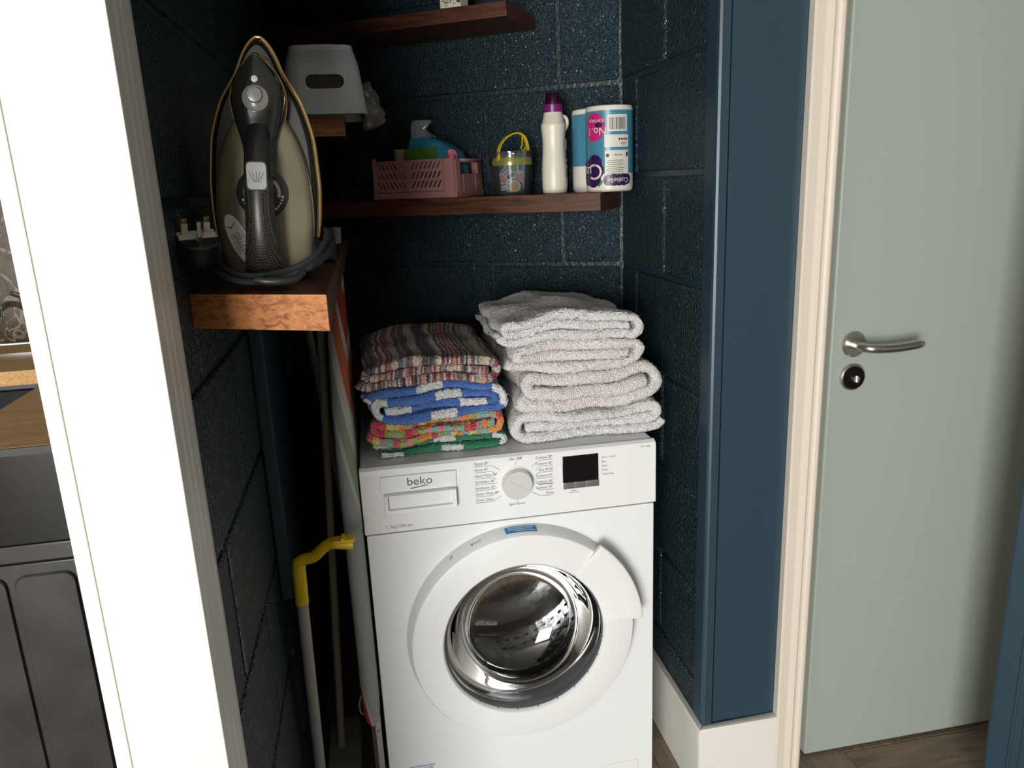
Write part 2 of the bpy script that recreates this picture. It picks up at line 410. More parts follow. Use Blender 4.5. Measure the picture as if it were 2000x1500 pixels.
# white lined end of the left partition
t2 = struct(MB().box(-.250, -.151, -.641, -.626, 0, 2.40).build('trim_2', WHITE, bevel=.0015), 'white board lining the end of the partition')
pr = [(-.165,-.640),(-.1512,-.640),(-.1512,-.618),(-.1545,-.612),(-.1525,-.603),(-.1525,-.590),(-.1565,-.583),(-.1545,-.574),(-.1545,-.556),(-.1585,-.548),(-.1575,-.538),(-.1585,-.524),(-.165,-.522)]
t3 = struct(MB().rings([[(x, y, 0) for x, y in pr], [(x, y, 2.40) for x, y in pr]]).build('trim_3', WHITE), 'white moulded architrave on the alcove side of the partition')
t4 = struct(MB().box(-.266, -.2500, -.6420, -.55, 0, 2.40).build('trim_4', WHITE, bevel=.0015), 'white edge strip on the kitchen side of the partition')

# navy boxed panel on the left block wall
t5 = struct(MB().box(-.1645, -.140, -.055, .165, .615, 1.200).build('trim_5', NAVY, bevel=.004), 'dark boxed pipe casing on the left block wall')

# rest of the room, behind the photographer and beyond
rw = MB().box(-3.6, -3.26, -5.56, -5.5, 0, 2.4).box(-.90, 3.0, -5.56, -5.5, 0, 2.4).box(-3.26, -.90, -5.56, -5.5, 2.1, 2.4)
struct(rw.build('wall_rear', WALLP, smooth=False))
gd = MB()
for x0, x1 in ((-3.26, -3.20), (-2.11, -2.05), (-.96, -.90)): gd.box(x0, x1, -5.55, -5.51, 0, 2.1)
gd.box(-3.26, -.90, -5.55, -5.51, 0, .06).box(-3.26, -.90, -5.55, -5.51, 2.04, 2.1)
struct(gd.build('window_1', WHITE, smooth=False))
struct(box('wall_side', -3.66, -3.6, -5.5, 1.75, 0, 2.4, WALLP))
struct(box('wall_far_side', 3.0, 3.06, -5.5, 0.02, 0, 2.4, WALLP))
struct(box('wall_kitchen', -3.6, -.255, 1.345, 1.40, 0, 2.4, WALLP))

# ================================================================== kitchen beyond the partition
KB = mat('black_kitchen_front', (0.020, 0.019, 0.019), .32, var=(9, (.045, .044, .043), .6), bump=(14, .10, .002))
ck = thing('range_cooker', 'black range cooker with a glossy upper panel and grooved door', 'cooker', (0, 0, 0))
MB().box(-.785, -.275, .12, .70, .03, .905).build('body', KB, ck, bevel=.003)
MB().box(-.785, -.275, .100, .12, .722, .905).build('glossy_panel', mat('black_glass', (0.006, 0.006, 0.006), .07), ck, bevel=.002)
MB().box(-.785, -.275, .103, .12, .682, .719).build('rail', KB, ck, bevel=.003)
dr = MB().box(-.785, -.275, .106, .12, .06, .678).build('oven_door', KB, ck, bevel=.003)
for cx, w in ((-.631, .112), (-.7445, .085), (-.510, .112), (-.390, .112)):
    P = rrect(w, .56, .022, 6, cx, .375)
    MB().rings([[(x, .106, z) for x, z in P], [(x, .101, z) for x, z in P], [(cx + (x-cx)*.97, .0985, .375 + (z-.375)*.99) for x, z in P]]).build('door_panel', KB, dr)
MB().box(-.785, -.275, .14, .69, 0, .03).build('plinth', BLACKP, ck)
nw = thing('worktop', 'oak worktop lying over the black range cooker', 'worktop', (0, 0, 0))
MB().box(-.785, -.270, .098, .72, .9055, .9205).build('board', OAK, nw, bevel=.001)
MB().box(-.785, -.270, .092, .0978, .9055, .9200).build('front_edge', mat('black_edge_strip', (.010, .010, .009), .5), nw)
fc = thing('base_cabinet', 'black base cabinet under the sink worktop', 'cabinet', (0, 0, 0))
MB().box(-1.70, -.258, .88, 1.33, .08, .88).build('body', BLACKP, fc, bevel=.002)
for i in range(3): MB().box(-1.69 + .48*i, -1.225 + .48*i, .862, .88, .10, .86).build('cabinet_door', mat('matt_black_front', (.008, .008, .009), .6, spec=.2), fc, bevel=.003)
MB().box(-1.70, -.258, .93, 1.33, 0, .08).build('plinth', BLACKP, fc)
fw = thing('sink_worktop', 'oak worktop with a pale cork-like front edge and steel sink', 'worktop', (0, 0, 0))
MB().box(-1.72, -.258, .845, 1.335, .8805, .9205).build('board', OAK, fw, bevel=.001)
MB().box(-1.72, -.258, .840, .8448, .8805, .9200).build('front_edge', mat('pale_chip_edge', (.62, .38, .15), .7, var=(260, (.40, .22, .08), 1.0)), fw)
snk = MB().rings([[(x, y, z) for x, y in rrect(.52 - d, .20 - d, .03, 5, -1.16, 1.20)] for d, z in ((0, .9206), (0, .9245), (.03, .9245), (.04, .89), (.06, .885))], False, True)
snk.build('sink_bowl', CHROME, fw)
tp = thing('kitchen_tap', 'chrome lever tap standing behind the steel sink', 'tap', (-1.045, 1.312, .9245))
MB().lathe([(.022, -.004), (.022, .006), (.015, .012), (.013, .10), (.016, .115), (.012, .13), (0, .132)], 24).build('tap_body', CHROME, tp)
MB().tube(smoothpts([(0, 0, .09), (-.01, -.05, .125), (-.02, -.10, .135), (-.03, -.14, .125), (-.03, -.15, .105)], 5), .010, 12).build('spout', CHROME, tp)
MB().tube([(0, 0, .125), (-.012, -.02, .150), (-.030, -.045, .165)], [.008, .010, .008], 10).build('lever', CHROME, tp)
spb = bpy.data.materials.new('dark_marble'); spb.use_nodes = True; T = spb.node_tree; b = T.nodes['Principled BSDF']; b.inputs['Roughness'].default_value = .15
tcn = T.nodes.new('ShaderNodeTexCoord'); nn = T.nodes.new('ShaderNodeTexNoise'); nn.inputs['Scale'].default_value = 16; nn.inputs['Detail'].default_value = 9; nn.inputs['Distortion'].default_value = 1.6
T.links.new(tcn.outputs['Object'], nn.inputs['Vector']); cr = T.nodes.new('ShaderNodeValToRGB')
for i, (p, c) in enumerate(((.35, (.012, .010, .006)), (.48, (.07, .05, .025)), (.55, (.025, .02, .012)), (.62, (.24, .20, .15)), (.68, (.05, .035, .02)))):
    e = cr.color_ramp.elements[i] if i < 2 else cr.color_ramp.elements.new(p)
    e.position = p; e.color = (*c, 1)
T.links.new(nn.outputs['Fac'], cr.inputs[0]); T.links.new(cr.outputs[0], b.inputs['Base Color'])
sb = MB().box(-1.72, -.258, 1.335, 1.3448, .9206, 1.62).build('splashback', spb); tag(sb, 'dark veined marble splashback behind the sink', 'splashback')

# ================================================================== shelves
sh = MB().rings([[(x, y, z) for x, y in [(-.164, -.432), (.003, -.520), (.003, .80), (-.164, .80)]] for z in (1.206, 1.249)])
iron_shelf = tag(sh.build('wall_shelf', WALNUT, bevel=.0015), 'thick dark wooden shelf on the left wall carrying the iron', 'shelf')
sd = Vector((.167, -.088, 0)).normalized(); nn_ = Vector((sd.y, -sd.x, 0)) * .0006
MB().rings([[Vector((-.164, -.432, z)) + nn_*k, Vector((.0028, -.520, z)) + nn_*k] for z, k in ((1.2065, -1), (1.2065, 1), (1.2488, 1), (1.2488, -1))] + [[Vector((-.164, -.432, 1.2065)) - nn_, Vector((.0028, -.520, 1.2065)) - nn_]], False, False, False).build('cut_end', CUTEND, iron_shelf)
left_shelf = tag(MB().box(-.164, .028, .350, .86, 1.475, 1.516).build('wall_shelf', WALNUT, bevel=.0015), 'dark wooden shelf carrying the white step stool', 'shelf')
MB().box(-.163, .0275, .3494, .3502, 1.4755, 1.5155).build('cut_end', CUTEND, left_shelf)
def back_shelf(s0, s1, z0, z1, d, label):
    M = Matrix.Translation(wp(0, 0)) @ Matrix(((SD.x, ND.x, 0), (SD.y, ND.y, 0), (0, 0, 1))).to_4x4()
    o = MB().box(s0, s1, .0012, d, z0, z1).build('wall_shelf', WALNUTX, bevel=.0015); o.matrix_basis = M
    return tag(o, label, 'shelf')
back_shelf(.0, .78, 1.292, 1.333, .20, 'dark wooden shelf on the back wall under the pink crate')
back_shelf(.212, .90, 1.726, 1.758, .20, 'high dark wooden shelf near the top of the back wall')

# ================================================================== washing machine
wm = thing('washing_machine', 'white front-loading washing machine with stacked towels on top', 'washing machine', (0, 0, 0))
DX, DZ, DR = .305, .449, .243       # door centre and outer radius
# cabinet with a round opening
HR = .19; N = 64
ang = sorted(set([2*math.pi*k/N for k in range(N)] + [math.atan2(z - DZ, x - DX) % (2*math.pi) for x in (.002, .598) for z in (.02, .700)]))
def toRect(a):
    c, s_ = math.cos(a), math.sin(a); t = 9
    if c > 1e-9: t = min(t, (.598 - DX)/c)
    if c < -1e-9: t = min(t, (.002 - DX)/c)
    if s_ > 1e-9: t = min(t, (.700 - DZ)/s_)
    if s_ < -1e-9: t = min(t, (.02 - DZ)/s_)
    return (DX + c*t, DZ + s_*t)
inner = [(DX + HR*math.cos(a), DZ + HR*math.sin(a)) for a in ang]; outer = [toRect(a) for a in ang]
cb = MB().rings([[(x, .03, z) for x, z in inner], [(x, 0, z) for x, z in inner], [(x, 0, z) for x, z in outer], [(x, .47, z) for x, z in outer]], False, False)
cb.build('cabinet', APPL, wm, smooth=False, bevel=.004, seg=3, angle=60)
MB().box(.002, .598, .4655, .47, .02, .82).build('back_panel', APPL, wm)
MB().box(.0, .6, .012, .475, .815, .840).build('lid', APPL, wm, bevel=.006, seg=3)
# control panel
cp = MB().rings([[(x, y, z) for y, z in [(-.004, .7035), (-.004, .828), (-.0015, .836), (.006, .8405), (.0135, .8405), (.0135, .7035)]] for x in (-.001, .601)])
panel = cp.build('control_panel', APPLP, wm, bevel=.002, seg=2, angle=50)
def fr(a, b): return (a, -.0046, b)
# detergent drawer
dw = MB().box(.037, .186, -.0062, -.0045, .748, .823).build('drawer', APPLP, panel, bevel=.0012)
MB().box(.0375, .1855, -.0085, -.0060, .789, .8225).build('drawer_front', APPLP, dw, bevel=.0014)
P0 = rrect(.142, .040, .003, 3, .1125, .7685); P1 = rrect(.126, .030, .002, 3, .1125, .7715)
MB().rings([[(x, -.0060, z) for x, z in P0], [(x, -.0185, z) for x, z in P0], [(.1125 + (x - .1125)*.985, -.0200, .7685 + (z - .7685)*.95) for x, z in P0],
            [(x, -.0185, z) for x, z in P1], [(x, -.0095, z) for x, z in P1]]).build('drawer_pull', APPLP, dw)
lg = MB(); text_on(lg, 'beko', .0235, lambda a, b: (a, -.0087, b), at=(.1135, .8085), stretch=1.08)
lg.add([(.0945, -.0087, .7935), (.1300, -.0087, .7985), (.1300, -.0087, .8000), (.0945, -.0087, .7955)], [(0, 1, 2, 3)])
lg.build('brand_lettering', mat('dark_grey_logo', (.06, .06, .065), .4), dw, smooth=False)
# dial
dl = MB().lathe([(0, -.0045), (.0345, -.0045), (.0345, -.0055)], 48, (.3055, .781), 'y')
dlo = dl.build('dial_ring', APPLP, panel)
MB().lathe([(0, -.005), (.0315, -.005), (.0305, -.019), (.0290, -.0215), (.0, -.0218)], 48, (.3055, .781), 'y').build('dial_knob', mat('silver_white_knob', (.70, .70, .68), .25, metal=.25), dlo)
MB().box(.284, .327, -.0224, -.0217, .7798, .7822).xf(Matrix.Translation((.3055, 0, .781)) @ Matrix.Rotation(math.radians(30), 4, 'Y') @ Matrix.Translation((-.3055, 0, -.781))).build('pointer', mat('silver_white_knob', (.70, .70, .68), .25, metal=.25), dlo)
# printed programme list
pp = MB(); left = ['Quick 30°', 'Shirts 40°', 'Hand Wash 40°', 'Synthetics 40°', 'Synthetics 20°', 'Down Wear 40°', 'Drum Clean']
right = ['Cottons 20°', 'Cottons 40°', 'Eco 40-60', 'Cottons 60°', 'Cottons 60°', 'Cottons 90°', 'Rinse']
def seg2(a, b, c, d, w=.00035):
    dx, dz = c - a, d - b; L = math.hypot(dx, dz); nx, nz = -dz/L*w, dx/L*w
    pp.add([(a+nx, -.0046, b+nz), (c+nx, -.0046, d+nz), (c-nx, -.0046, d-nz), (a-nx, -.0046, b-nz)], [(0, 1, 2, 3)])
for i in range(7):
    z = .8285 - i*.0128
    text_on(pp, left[i], .0074, fr, 'LEFT', at=(.2225, z), stretch=.95)
    text_on(pp, right[i], .0074, fr, 'RIGHT', at=(.3815, z), stretch=.95)
    if i == 4: text_on(pp, 'with Prewash', .0062, fr, 'RIGHT', at=(.3815, z - .0055), stretch=.9)
    dz = .781 + (z - .0045 - .781)*.72
    for s_, xe in ((-1, .2225), (1, .3815)):
        xk = .3055 + s_*(.040 if i in (0, 6) else .046)
        seg2(xe, z - .0052, .3055 + s_*.049, z - .0052); seg2(.3055 + s_*.049, z - .0052, xk - s_*(.008 if i in (0, 6) else .006), dz)
text_on(pp, 'On / Off', .0074, fr, at=(.3055, .8315)); text_on(pp, 'Spin+Drain', .0074, fr, at=(.3055, .7355))
seg2(.3055, .8265, .3055, .8185); seg2(.3055, .741, .3055, .7455)
for i, t in enumerate(['End / + Load', 'Spin', 'Rinse', 'Wash', 'Time Delay']): text_on(pp, t, .0056, fr, 'LEFT', at=(.4835, .8155 - i*.0092))
text_on(pp, 'Delay', .0046, fr, at=(.424, .7505)); text_on(pp, '- Child Lock -', .0046, fr, at=(.424, .7465))
text_on(pp, 'WTL 72051', .0046, fr, at=(.578, .8290))
text_on(pp, '7kg', .0078, fr, 'LEFT', at=(.0490, .7165)); text_on(pp, '1200 rpm', .0072, fr, 'LEFT', at=(.0650, .7165))
seg2(.0425, .713, .0425, .7205, .0004); seg2(.0630, .7125, .0630, .7205, .0003)
pp.build('programme_lettering', PRINT, panel, smooth=False)['kind'] = 'stuff'
MB().box(.2195, .2202, -.00455, -.0040, .7045, .832).build('panel_seam', APPLP, panel)
# display and its keys
ds = MB().box(.4015, .4765, -.0056, -.0042, .7690, .8255).build('display', BLACKG, panel, bevel=.0006)
for x0, x1 in ((.4022, .4250), (.4258, .4498), (.4506, .4775)): MB().box(x0, x1, -.0060, -.0042, .7550, .7686).build('display_key', mat('grey_key', (.13, .13, .13), .35), panel, bevel=.0005)
lk = MB()
for x, t in ((.4136, 'Spin'), (.4378, 'Temp'), (.4640, 'Start / Pause')): text_on(lk, t, .0042, lambda a, b: (a, -.0061, b), at=(x, .762))
lk.build('key_lettering', mat('key_print', (.03, .03, .03), .5), panel, smooth=False)
# door: sloped rim, broad white ring, handle, glass bowl
prof = [(.243, 0.0), (.2425, -.006), (.236, -.033), (.233, -.037), (.226, -.0385), (.205, -.0405), (.180, -.042), (.1725, -.0415), (.1690, -.038), (.168, -.030), (.168, -.0005), (.243, -.0005)]
dop = MB().lathe(prof, 96, (DX, DZ - .003), 'y', caps=False).build('door', APPLP, wm)
ins = MB().lathe([(.169, -.037), (.1685, -.033), (.164, -.028), (.160, -.012), (.158, .004), (.1685, .004)], 72, (DX, DZ - .003), 'y', caps=False)
ins.build('inner_rim', mat('grey_rim', (.13, .135, .14), .30, metal=.3), dop)
bowl = MB().lathe([(.165, -.030), (.158, -.022), (.150, .010), (.140, .045), (.118, .072), (.08, .088), (.04, .094), (.001, .096)], 72, (DX, DZ - .003), 'y', caps=False)
bowl.build('glass_bowl', m_clear('door_glass', (.86, .88, .88), .05, .01), dop)
# handle piece at the upper right of the ring
hp = []
for k in range(19):
    a = math.radians(4 + 46*k/18); ca, sa = math.cos(a), math.sin(a); ring = []
    for r, y in [(.168, -.041), (.172, -.0435), (.205, -.0435), (.222, -.045), (.248, -.048), (.2535, -.0465), (.2545, -.040), (.247, -.036), (.236, -.030), (.20, -.036)]:
        ring.append((DX + r*ca, y, DZ - .003 + r*sa))
    hp.append(ring)
MB().rings(hp).build('door_handle', APPLP, dop, bevel=.0012, angle=50)
# stickers on the sloping top of the rim
def rim(a, b, off=.0007):          # a = angle from the top (clockwise, radians), b = 0 at the cabinet .. 1 at the front
    r = .2425 - .0065*b + off; return (DX + r*math.sin(a), -.006 - .027*b - off*.3, DZ - .003 + r*math.cos(a))
bs = MB(); grid_on(bs, math.radians(-7), math.radians(8.5), .12, .80, rim, 10); bst = bs.build('energy_sticker', mat('blue_sticker', (.012, .20, .50), .4), dop)
ws = MB()
for j, (x0, x1) in enumerate(((-5.5, 7), (-5.5, 6), (-2, 7))): grid_on(ws, math.radians(x0), math.radians(x1), .24 + .18*j, .30 + .18*j, lambda a, b: rim(a, b, .0012), 8)
ws.build('sticker_print', mat('white_print', (.75, .8, .85), .5), bst)
rt = MB(); text_on(rt, 'A+++', .010, lambda a, b: rim(math.radians(-22) + a/.24, .5 + b/.027, .0010)); text_on(rt, 'kg', .009, lambda a, b: rim(math.radians(-36) + a/.24, .45 + b/.027, .0010))
rt.build('rim_lettering', PRINT, dop, smooth=False)['kind'] = 'stuff'
# drum
dm = MB().lathe([(.160, .012), (.178, .030), (.215, .060), (.225, .080), (.225, .345), (.21, .36), (.15, .352), (.10, .365), (.001, .365)], 72, (DX, DZ - .003), 'y', caps=False)
drum = dm.build('drum', mat('drum_steel', (.29, .29, .29), .14, metal=1, bump=(22, .25, .006)), wm)
MB().lathe([(.160, .006), (.172, .004), (.180, .016), (.176, .034), (.160, .030), (.157, .015)], 60, (DX, DZ - .003), 'y', closed=True).build('door_seal', mat('grey_rubber', (.10, .105, .11), .45), wm)
for k in range(3):
    a = math.radians(100 + 120*k); R = []
    for y in (.09, .12, .22, .32, .34):
        h = .0 if y in (.09, .34) else .045
        R.append([(DX + (.224 - hh)*math.cos(a + da), y, DZ - .003 + (.224 - hh)*math.sin(a + da)) for da, hh in ((-.20, -.003), (-.10, h*.6), (-.03, h), (.03, h), (.10, h*.6), (.20, -.003))])
    MB().rings(R).build('drum_paddle', mat('paddle_steel', (.36, .36, .36), .16, metal=1), drum)
dp = MB()
for row in range(7):
    for k in range(54):
        a = 2*math.pi*(k + .5*(row % 2))/54; y = .105 + .034*row; r = .2246; c = Vector((DX + r*math.cos(a), y, DZ - .003 + r*math.sin(a)))
        inn = Vector((-math.cos(a), 0, -math.sin(a))); u = Vector((-math.sin(a), 0, math.cos(a))); w = Vector((0, 1, 0))
        dp.add([c + (u*math.cos(t) + w*math.sin(t))*.0065 for t in [math.pi*j/3 for j in range(6)]] + [c + inn*.004], [(j, (j+1) % 6, 6) for j in range(6)])
dpo = dp.build('drum_dimples', mat('dimple_steel', (.5, .5, .5), .12, metal=1), drum, weld=False); dpo['kind'] = 'stuff'
# filter flap, register sticker, feet
FP = rrect(.100, .110, .007, 4, .513, .014 + .0)
FP = [(x, max(z, .021)) for x, z in FP]
MB().rings([[(x, .001, z) for x, z in FP], [(x, -.0012, z) for x, z in FP], [(.513 + (x-.513)*.985, -.0018, .045 + (z-.045)*.985) for x, z in FP]]).build('filter_flap', APPLP, wm)
st = MB(); st.add([(-.0 + .010, -.0006, .112), (.100, -.0006, .112), (.100, -.0006, .1485), (.010, -.0006, .1485)], [(0, 1, 2, 3)])
sto = st.build('register_sticker', mat('sticker_white', (.72, .80, .84), .4), wm, smooth=False)
sx = MB(); text_on(sx, 'REGISTER NOW', .0135, lambda a, b: (a, -.0010, b), 'RIGHT', at=(.0965, .1400), stretch=.9)
for z0, z1 in ((.112, .1325), (.1472, .1485)): sx.add([(.010, -.0009, z0), (.100, -.0009, z0), (.100, -.0009, z1), (.010, -.0009, z1)], [(0, 1, 2, 3)])
sx.build('sticker_lettering', mat('sticker_blue', (.012, .16, .38), .5), sto, smooth=False)
for x in (.05, .55):
    for y in (.05, .42): MB().lathe([(.02, 0), (.02, .008), (.010, .012), (.010, .022)], 16, (x, y)).build('foot', BLACKP, wm)

# ================================================================== towels
def towel(name, label, group, m, x0, x1, y0, y1, z0, z1, rot=0.0, layers=4, slope=0.0, sag=0.0, start=0.0, mirror=False, seed=0, lean=0.0, ylean=0.0, below=None):
    rnd = random.Random(seed); W_, D_, H_ = x1 - x0, y1 - y0, z1 - z0
    t = H_/layers; turns = layers/2.0; c = W_/2 - H_/2
    path = []; r_of = lambda q: t*.30 + t*q          # q in turns
    q = start - .02; step = 1/36
    qmax = turns - .30
    while q <= qmax + 1e-6:
        a = 2*math.pi*q - math.pi/2; r = r_of(q); ca, sa = math.cos(a), math.sin(a)
        # right half arc: ca >= 0
        cx = c if ca >= 0 else -c
        if path and path[-1][2] != cx:
            px, pz = path[-1][0], path[-1][1]; nx, nz = cx + r*ca, r*sa
            for k in range(1, 22): path.append((px + (nx-px)*k/22, pz + (nz-pz)*k/22, cx))
        path.append((cx + r*ca, r*sa, cx)); q += step
    P = [(x, z) for x, z, _ in path]; zs = [z for _, z in P]; lo, hi = min(zs), max(zs)
    zmid = (lo + hi)/2; k = (H_ - t*.98)/(hi - lo); P = [((-x if mirror else x), (z - zmid)*k + H_/2) for x, z in P]
    acc = [0.0]
    for i in range(1, len(P)): acc.append(acc[-1] + math.hypot(P[i][0] - P[i-1][0], P[i][1] - P[i-1][1]))
    nP = int(acc[-1]/.0042); Q = []; j = 0
    for i in range(nP + 1):
        d = acc[-1]*i/nP
        while j < len(acc) - 2 and acc[j+1] < d: j += 1
        f_ = (d - acc[j])/max(acc[j+1] - acc[j], 1e-9); Q.append((P[j][0] + (P[j+1][0] - P[j][0])*f_, P[j][1] + (P[j+1][1] - P[j][1])*f_))
    P = Q
    th = t*.99; hd = D_/2; ny = int(D_/.0062); na = 12
    loop = []
    for i in range(na + 1): loop.append((-hd + th/2 - th/2*math.sin(math.pi*i/na), -th/2*math.cos(math.pi*i/na)))      # front edge, rounded
    for i in range(1, ny): loop.append((-hd + th/2 + (D_ - th)*i/ny, th/2))
    for i in range(5): loop.append((hd - th/2 + th/2*math.sin(math.pi*i/4), th/2*math.cos(math.pi*i/4)))
    for i in range(ny - 1, 0, -1): loop.append((-hd + th/2 + (D_ - th)*i/ny, -th/2))
    ph = [rnd.uniform(0, 6.28) for _ in range(8)]; V = []; UV = []; s = 0
    cx_, cy_, ro_ = (x0 + x1)/2, (y0 + y1)/2, math.radians(rot); cr_o, sr_o = math.cos(ro_), math.sin(ro_)
    def own(X, Y):           # unevenness of this towel's upper side
        return (.0045*math.sin(X*26 + ph[0]) + .003*math.sin(X*47 + Y*18 + ph[1]) + .003*math.sin(Y*33 + ph[2])
                + slope*(Y + hd) - sag*min((X/(W_/2))**2, 1.0) + lean*X)
    def field(xw, yw):
        dx, dy = xw - cx_, yw - cy_; return own(dx*cr_o + dy*sr_o, -dx*sr_o + dy*cr_o)
    for i, (x, z) in enumerate(P):
        x1_, z1_ = P[min(i+1, len(P)-1)]; x0_, z0_ = P[max(i-1, 0)]; tx, tz = x1_-x0_, z1_-z0_; L = math.hypot(tx, tz) or 1; nx, nz = -tz/L, tx/L
        if i: s += math.hypot(x - P[i-1][0], z - P[i-1][1])
        yo = .010*math.sin(s*9 + ph[6]) + .006*math.sin(s*31 + ph[7])           # ragged leading edges
        for y, n in loop:
            fy = (-y + hd)/D_                       # 1 at the front
            X = x + nx*n; Y = y + yo*fy*.8; Z = z + nz*n
            u = min(max(Z/H_, 0.0), 1.0)
            X += .0025*math.sin(Z*60 + Y*14 + ph[3]) + .003*math.sin(Y*40 + ph[4]) + ylean*(Y + hd)
            Y += .005*math.sin(X*21 + ph[5])*u
            dz = below(cx_ + X*cr_o - Y*sr_o, cy_ + X*sr_o + Y*cr_o) - .0008 if below else 0.0
            Z += u*own(X, Y) + (1 - u)*dz
            j = .0017
            V.append((X + rnd.uniform(-j, j), Y + rnd.uniform(-j, j), max(Z + rnd.uniform(-j, j), dz)))
            UV.append((s, y + hd + abs(n)*2))
    n = len(loop); F = []; me = bpy.data.meshes.new(name)
    for i in range(len(P) - 1):
        for j_ in range(n): F.append((i*n + j_, i*n + (j_+1) % n, (i+1)*n + (j_+1) % n, (i+1)*n + j_))
    F.append(tuple(range(n - 1, -1, -1))); F.append(tuple((len(P)-1)*n + j_ for j_ in range(n)))
    me.from_pydata(V, [], F); lay = me.uv_layers.new(name='UVMap')
    for p in me.polygons:
        p.use_smooth = True
        for li in p.loop_indices: lay.data[li].uv = UV[me.loops[li].vertex_index]
    bm = bmesh.new(); bm.from_mesh(me); bmesh.ops.recalc_face_normals(bm, faces=bm.faces); bm.to_mesh(me); bm.free()
    me.materials.append(m)
    o = bpy.data.objects.new(name, me); COL.objects.link(o)
    o.location = ((x0+x1)/2, (y0+y1)/2, z0); o.rotation_euler = (0, 0, math.radians(rot))
    tag(o, label, 'towel', group)
    return field
TW = m_towel('white_terry', 'plain', [(.90, .885, .88), (.82, .80, .79)])
TW2 = m_towel('cream_terry', 'plain', [(.90, .87, .83), (.82, .785, .745)])
TS = m_towel('fine_striped_terry', 'stripes', [(.55, .45, .33), (.035, .03, .05), (.28, .02, .05), (.40, .38, .26), (.62, .55, .50), (.10, .10, .12), (.60, .25, .22), (.50, .46, .40), (.14, .17, .20), (.30, .10, .14), (.70, .62, .45), (.16, .14, .13), (.62, .54, .46), (.66, .20, .18), (.72, .66, .58)], .0037, 0)
TB = m_towel('blue_check_terry', 'check', [(.055, .16, .52), (.80, .81, .82)], .150, .045)
TM = m_towel('bright_striped_terry', 'stripes', [(.75, .10, .08), (.85, .32, .06), (.80, .62, .15), (.35, .45, .10), (.25, .50, .42), (.80, .28, .32), (.62, .04, .10), (.45, .38, .30)], .013, .018)
TG = m_towel('green_check_terry', 'check', [(.010, .22, .10), (.76, .79, .77)], .12, .030)
GT = 'coloured towels folded on the washing machine'; GW = 'white towels folded on the washing machine'
fd = towel('folded_towel', 'green and white checked towel, lowest of the coloured stack', GT, TG, .028, .300, .055, .42, .8405, .873, layers=2, seed=1)
fd = towel('folded_towel', 'orange, red and yellow striped towel under the blue one', GT, TM, .026, .300, .050, .42, .873, .913, layers=3, seed=2, lean=-.02, mirror=True, below=fd)
fd = towel('folded_towel', 'blue and white checked towel folded in a thick roll', GT, TB, .022, .304, .045, .43, .913, .982, layers=4, seed=3, below=fd)
fd = towel('folded_towel', 'finely striped multicoloured towel, topmost of the coloured stack', GT, TS, .012, .297, .055, .46, .982, 1.034, layers=3, sag=.006, seed=4, mirror=True, below=fd)
fd = towel('folded_towel', 'white terry towel lying directly on the washing machine lid', GW, TW, .320, .650, .045, .41, .8405, .905, layers=3, seed=5, rot=-2)
fd = towel('folded_towel', 'thick cream-white towel second from the bottom of the white stack', GW, TW2, .318, .636, .050, .41, .905, .986, layers=3, seed=6, rot=1.5, mirror=True, below=fd)
fd = towel('folded_towel', 'cream-white towel directly beneath the topmost white one', GW, TW2, .309, .594, .055, .40, .986, 1.052, layers=3, seed=7, mirror=True, below=fd)
fd = towel('folded_towel', 'plump white towel on the very top of the white stack', GW, TW, .292, .592, .050, .42, 1.052, 1.106, layers=3, seed=8, sag=.010, mirror=True, slope=-.02, below=fd)

# ================================================================== steam iron on its heel
IR = thing('steam_iron', 'black and olive steam iron with gold trim standing on its heel', 'iron', (-.078, -.355, 1.2492), (math.radians(-3), math.radians(3.2), 0)); IR.scale = (.95, .95, .95)
OUT = [(0, .046), (.007, .053), (.035, .064), (.077, .071), (.125, .0735), (.16, .0715), (.195, .068), (.216, .0628), (.235, .0565), (.248, .051), (.267, .0395), (.281, .031), (.30, .0232), (.314, .0155), (.322, .009), (.3265, .003)]
def outl(n=3):
    R = smoothpts([(w, 0, z) for z, w in OUT], n); return [(p.x, p.z) for p in R]
def shield(hw, y, sx=1.0, sz=1.0, zc=.12, dx=0.0):
    r = [(x*sx, y, zc + (z - zc)*sz) for x, z in hw]; return r + [(-x, yy, z) for x, yy, z in reversed(r)]
O3 = outl()
GOLD = mat('gold_trim', (.55, .36, .15), .3, metal=.8)
IBLK = mat('iron_black_plastic', (.012, .012, .012), .28)
ITANK = mat('olive_translucent_plastic', (.22, .20, .13), .22, coat=.4, var=(18, (.16, .145, .095), .7))
sole = MB().rings([shield(O3, .060), shield(O3, .053)]).build('soleplate', STEEL, IR)
MB().rings([shield(O3, .0528, .995, .997), shield(O3, .036, 1.0, 1.0), shield(O3, .020, .985, .99), shield(O3, .008, .93, .965), shield(O3, .002, .86, .93)]).build('skirt', IBLK, IR)
gl = [Vector((x*.988, .0165, z*.997)) for x, z in O3 if z > .05]; gl = gl + [Vector((-p.x, p.y, p.z)) for p in reversed(gl)]
MB().tube(gl, .0021, 8).build('gold_edge', GOLD, IR)
# water tank: rounded olive shell, heel to two thirds of the height
TK = [(0.004, .040), (.012, .050), (.035, .0595), (.077, .0645), (.125, .0635), (.16, .0585), (.19, .049), (.212, .038), (.23, .028), (.243, .012), (.246, .002)]
tk = [(p.x, p.z) for p in smoothpts([(w, 0, z) for z, w in TK], 3)]
MB().rings([shield(tk, .010), shield(tk, -.004, .985, .99), shield(tk, -.014, .93, .96), shield(tk, -.020, .80, .90), shield(tk, -.023, .55, .75), shield(tk, -.024, .2, .4)]).build('water_tank', ITANK, IR)
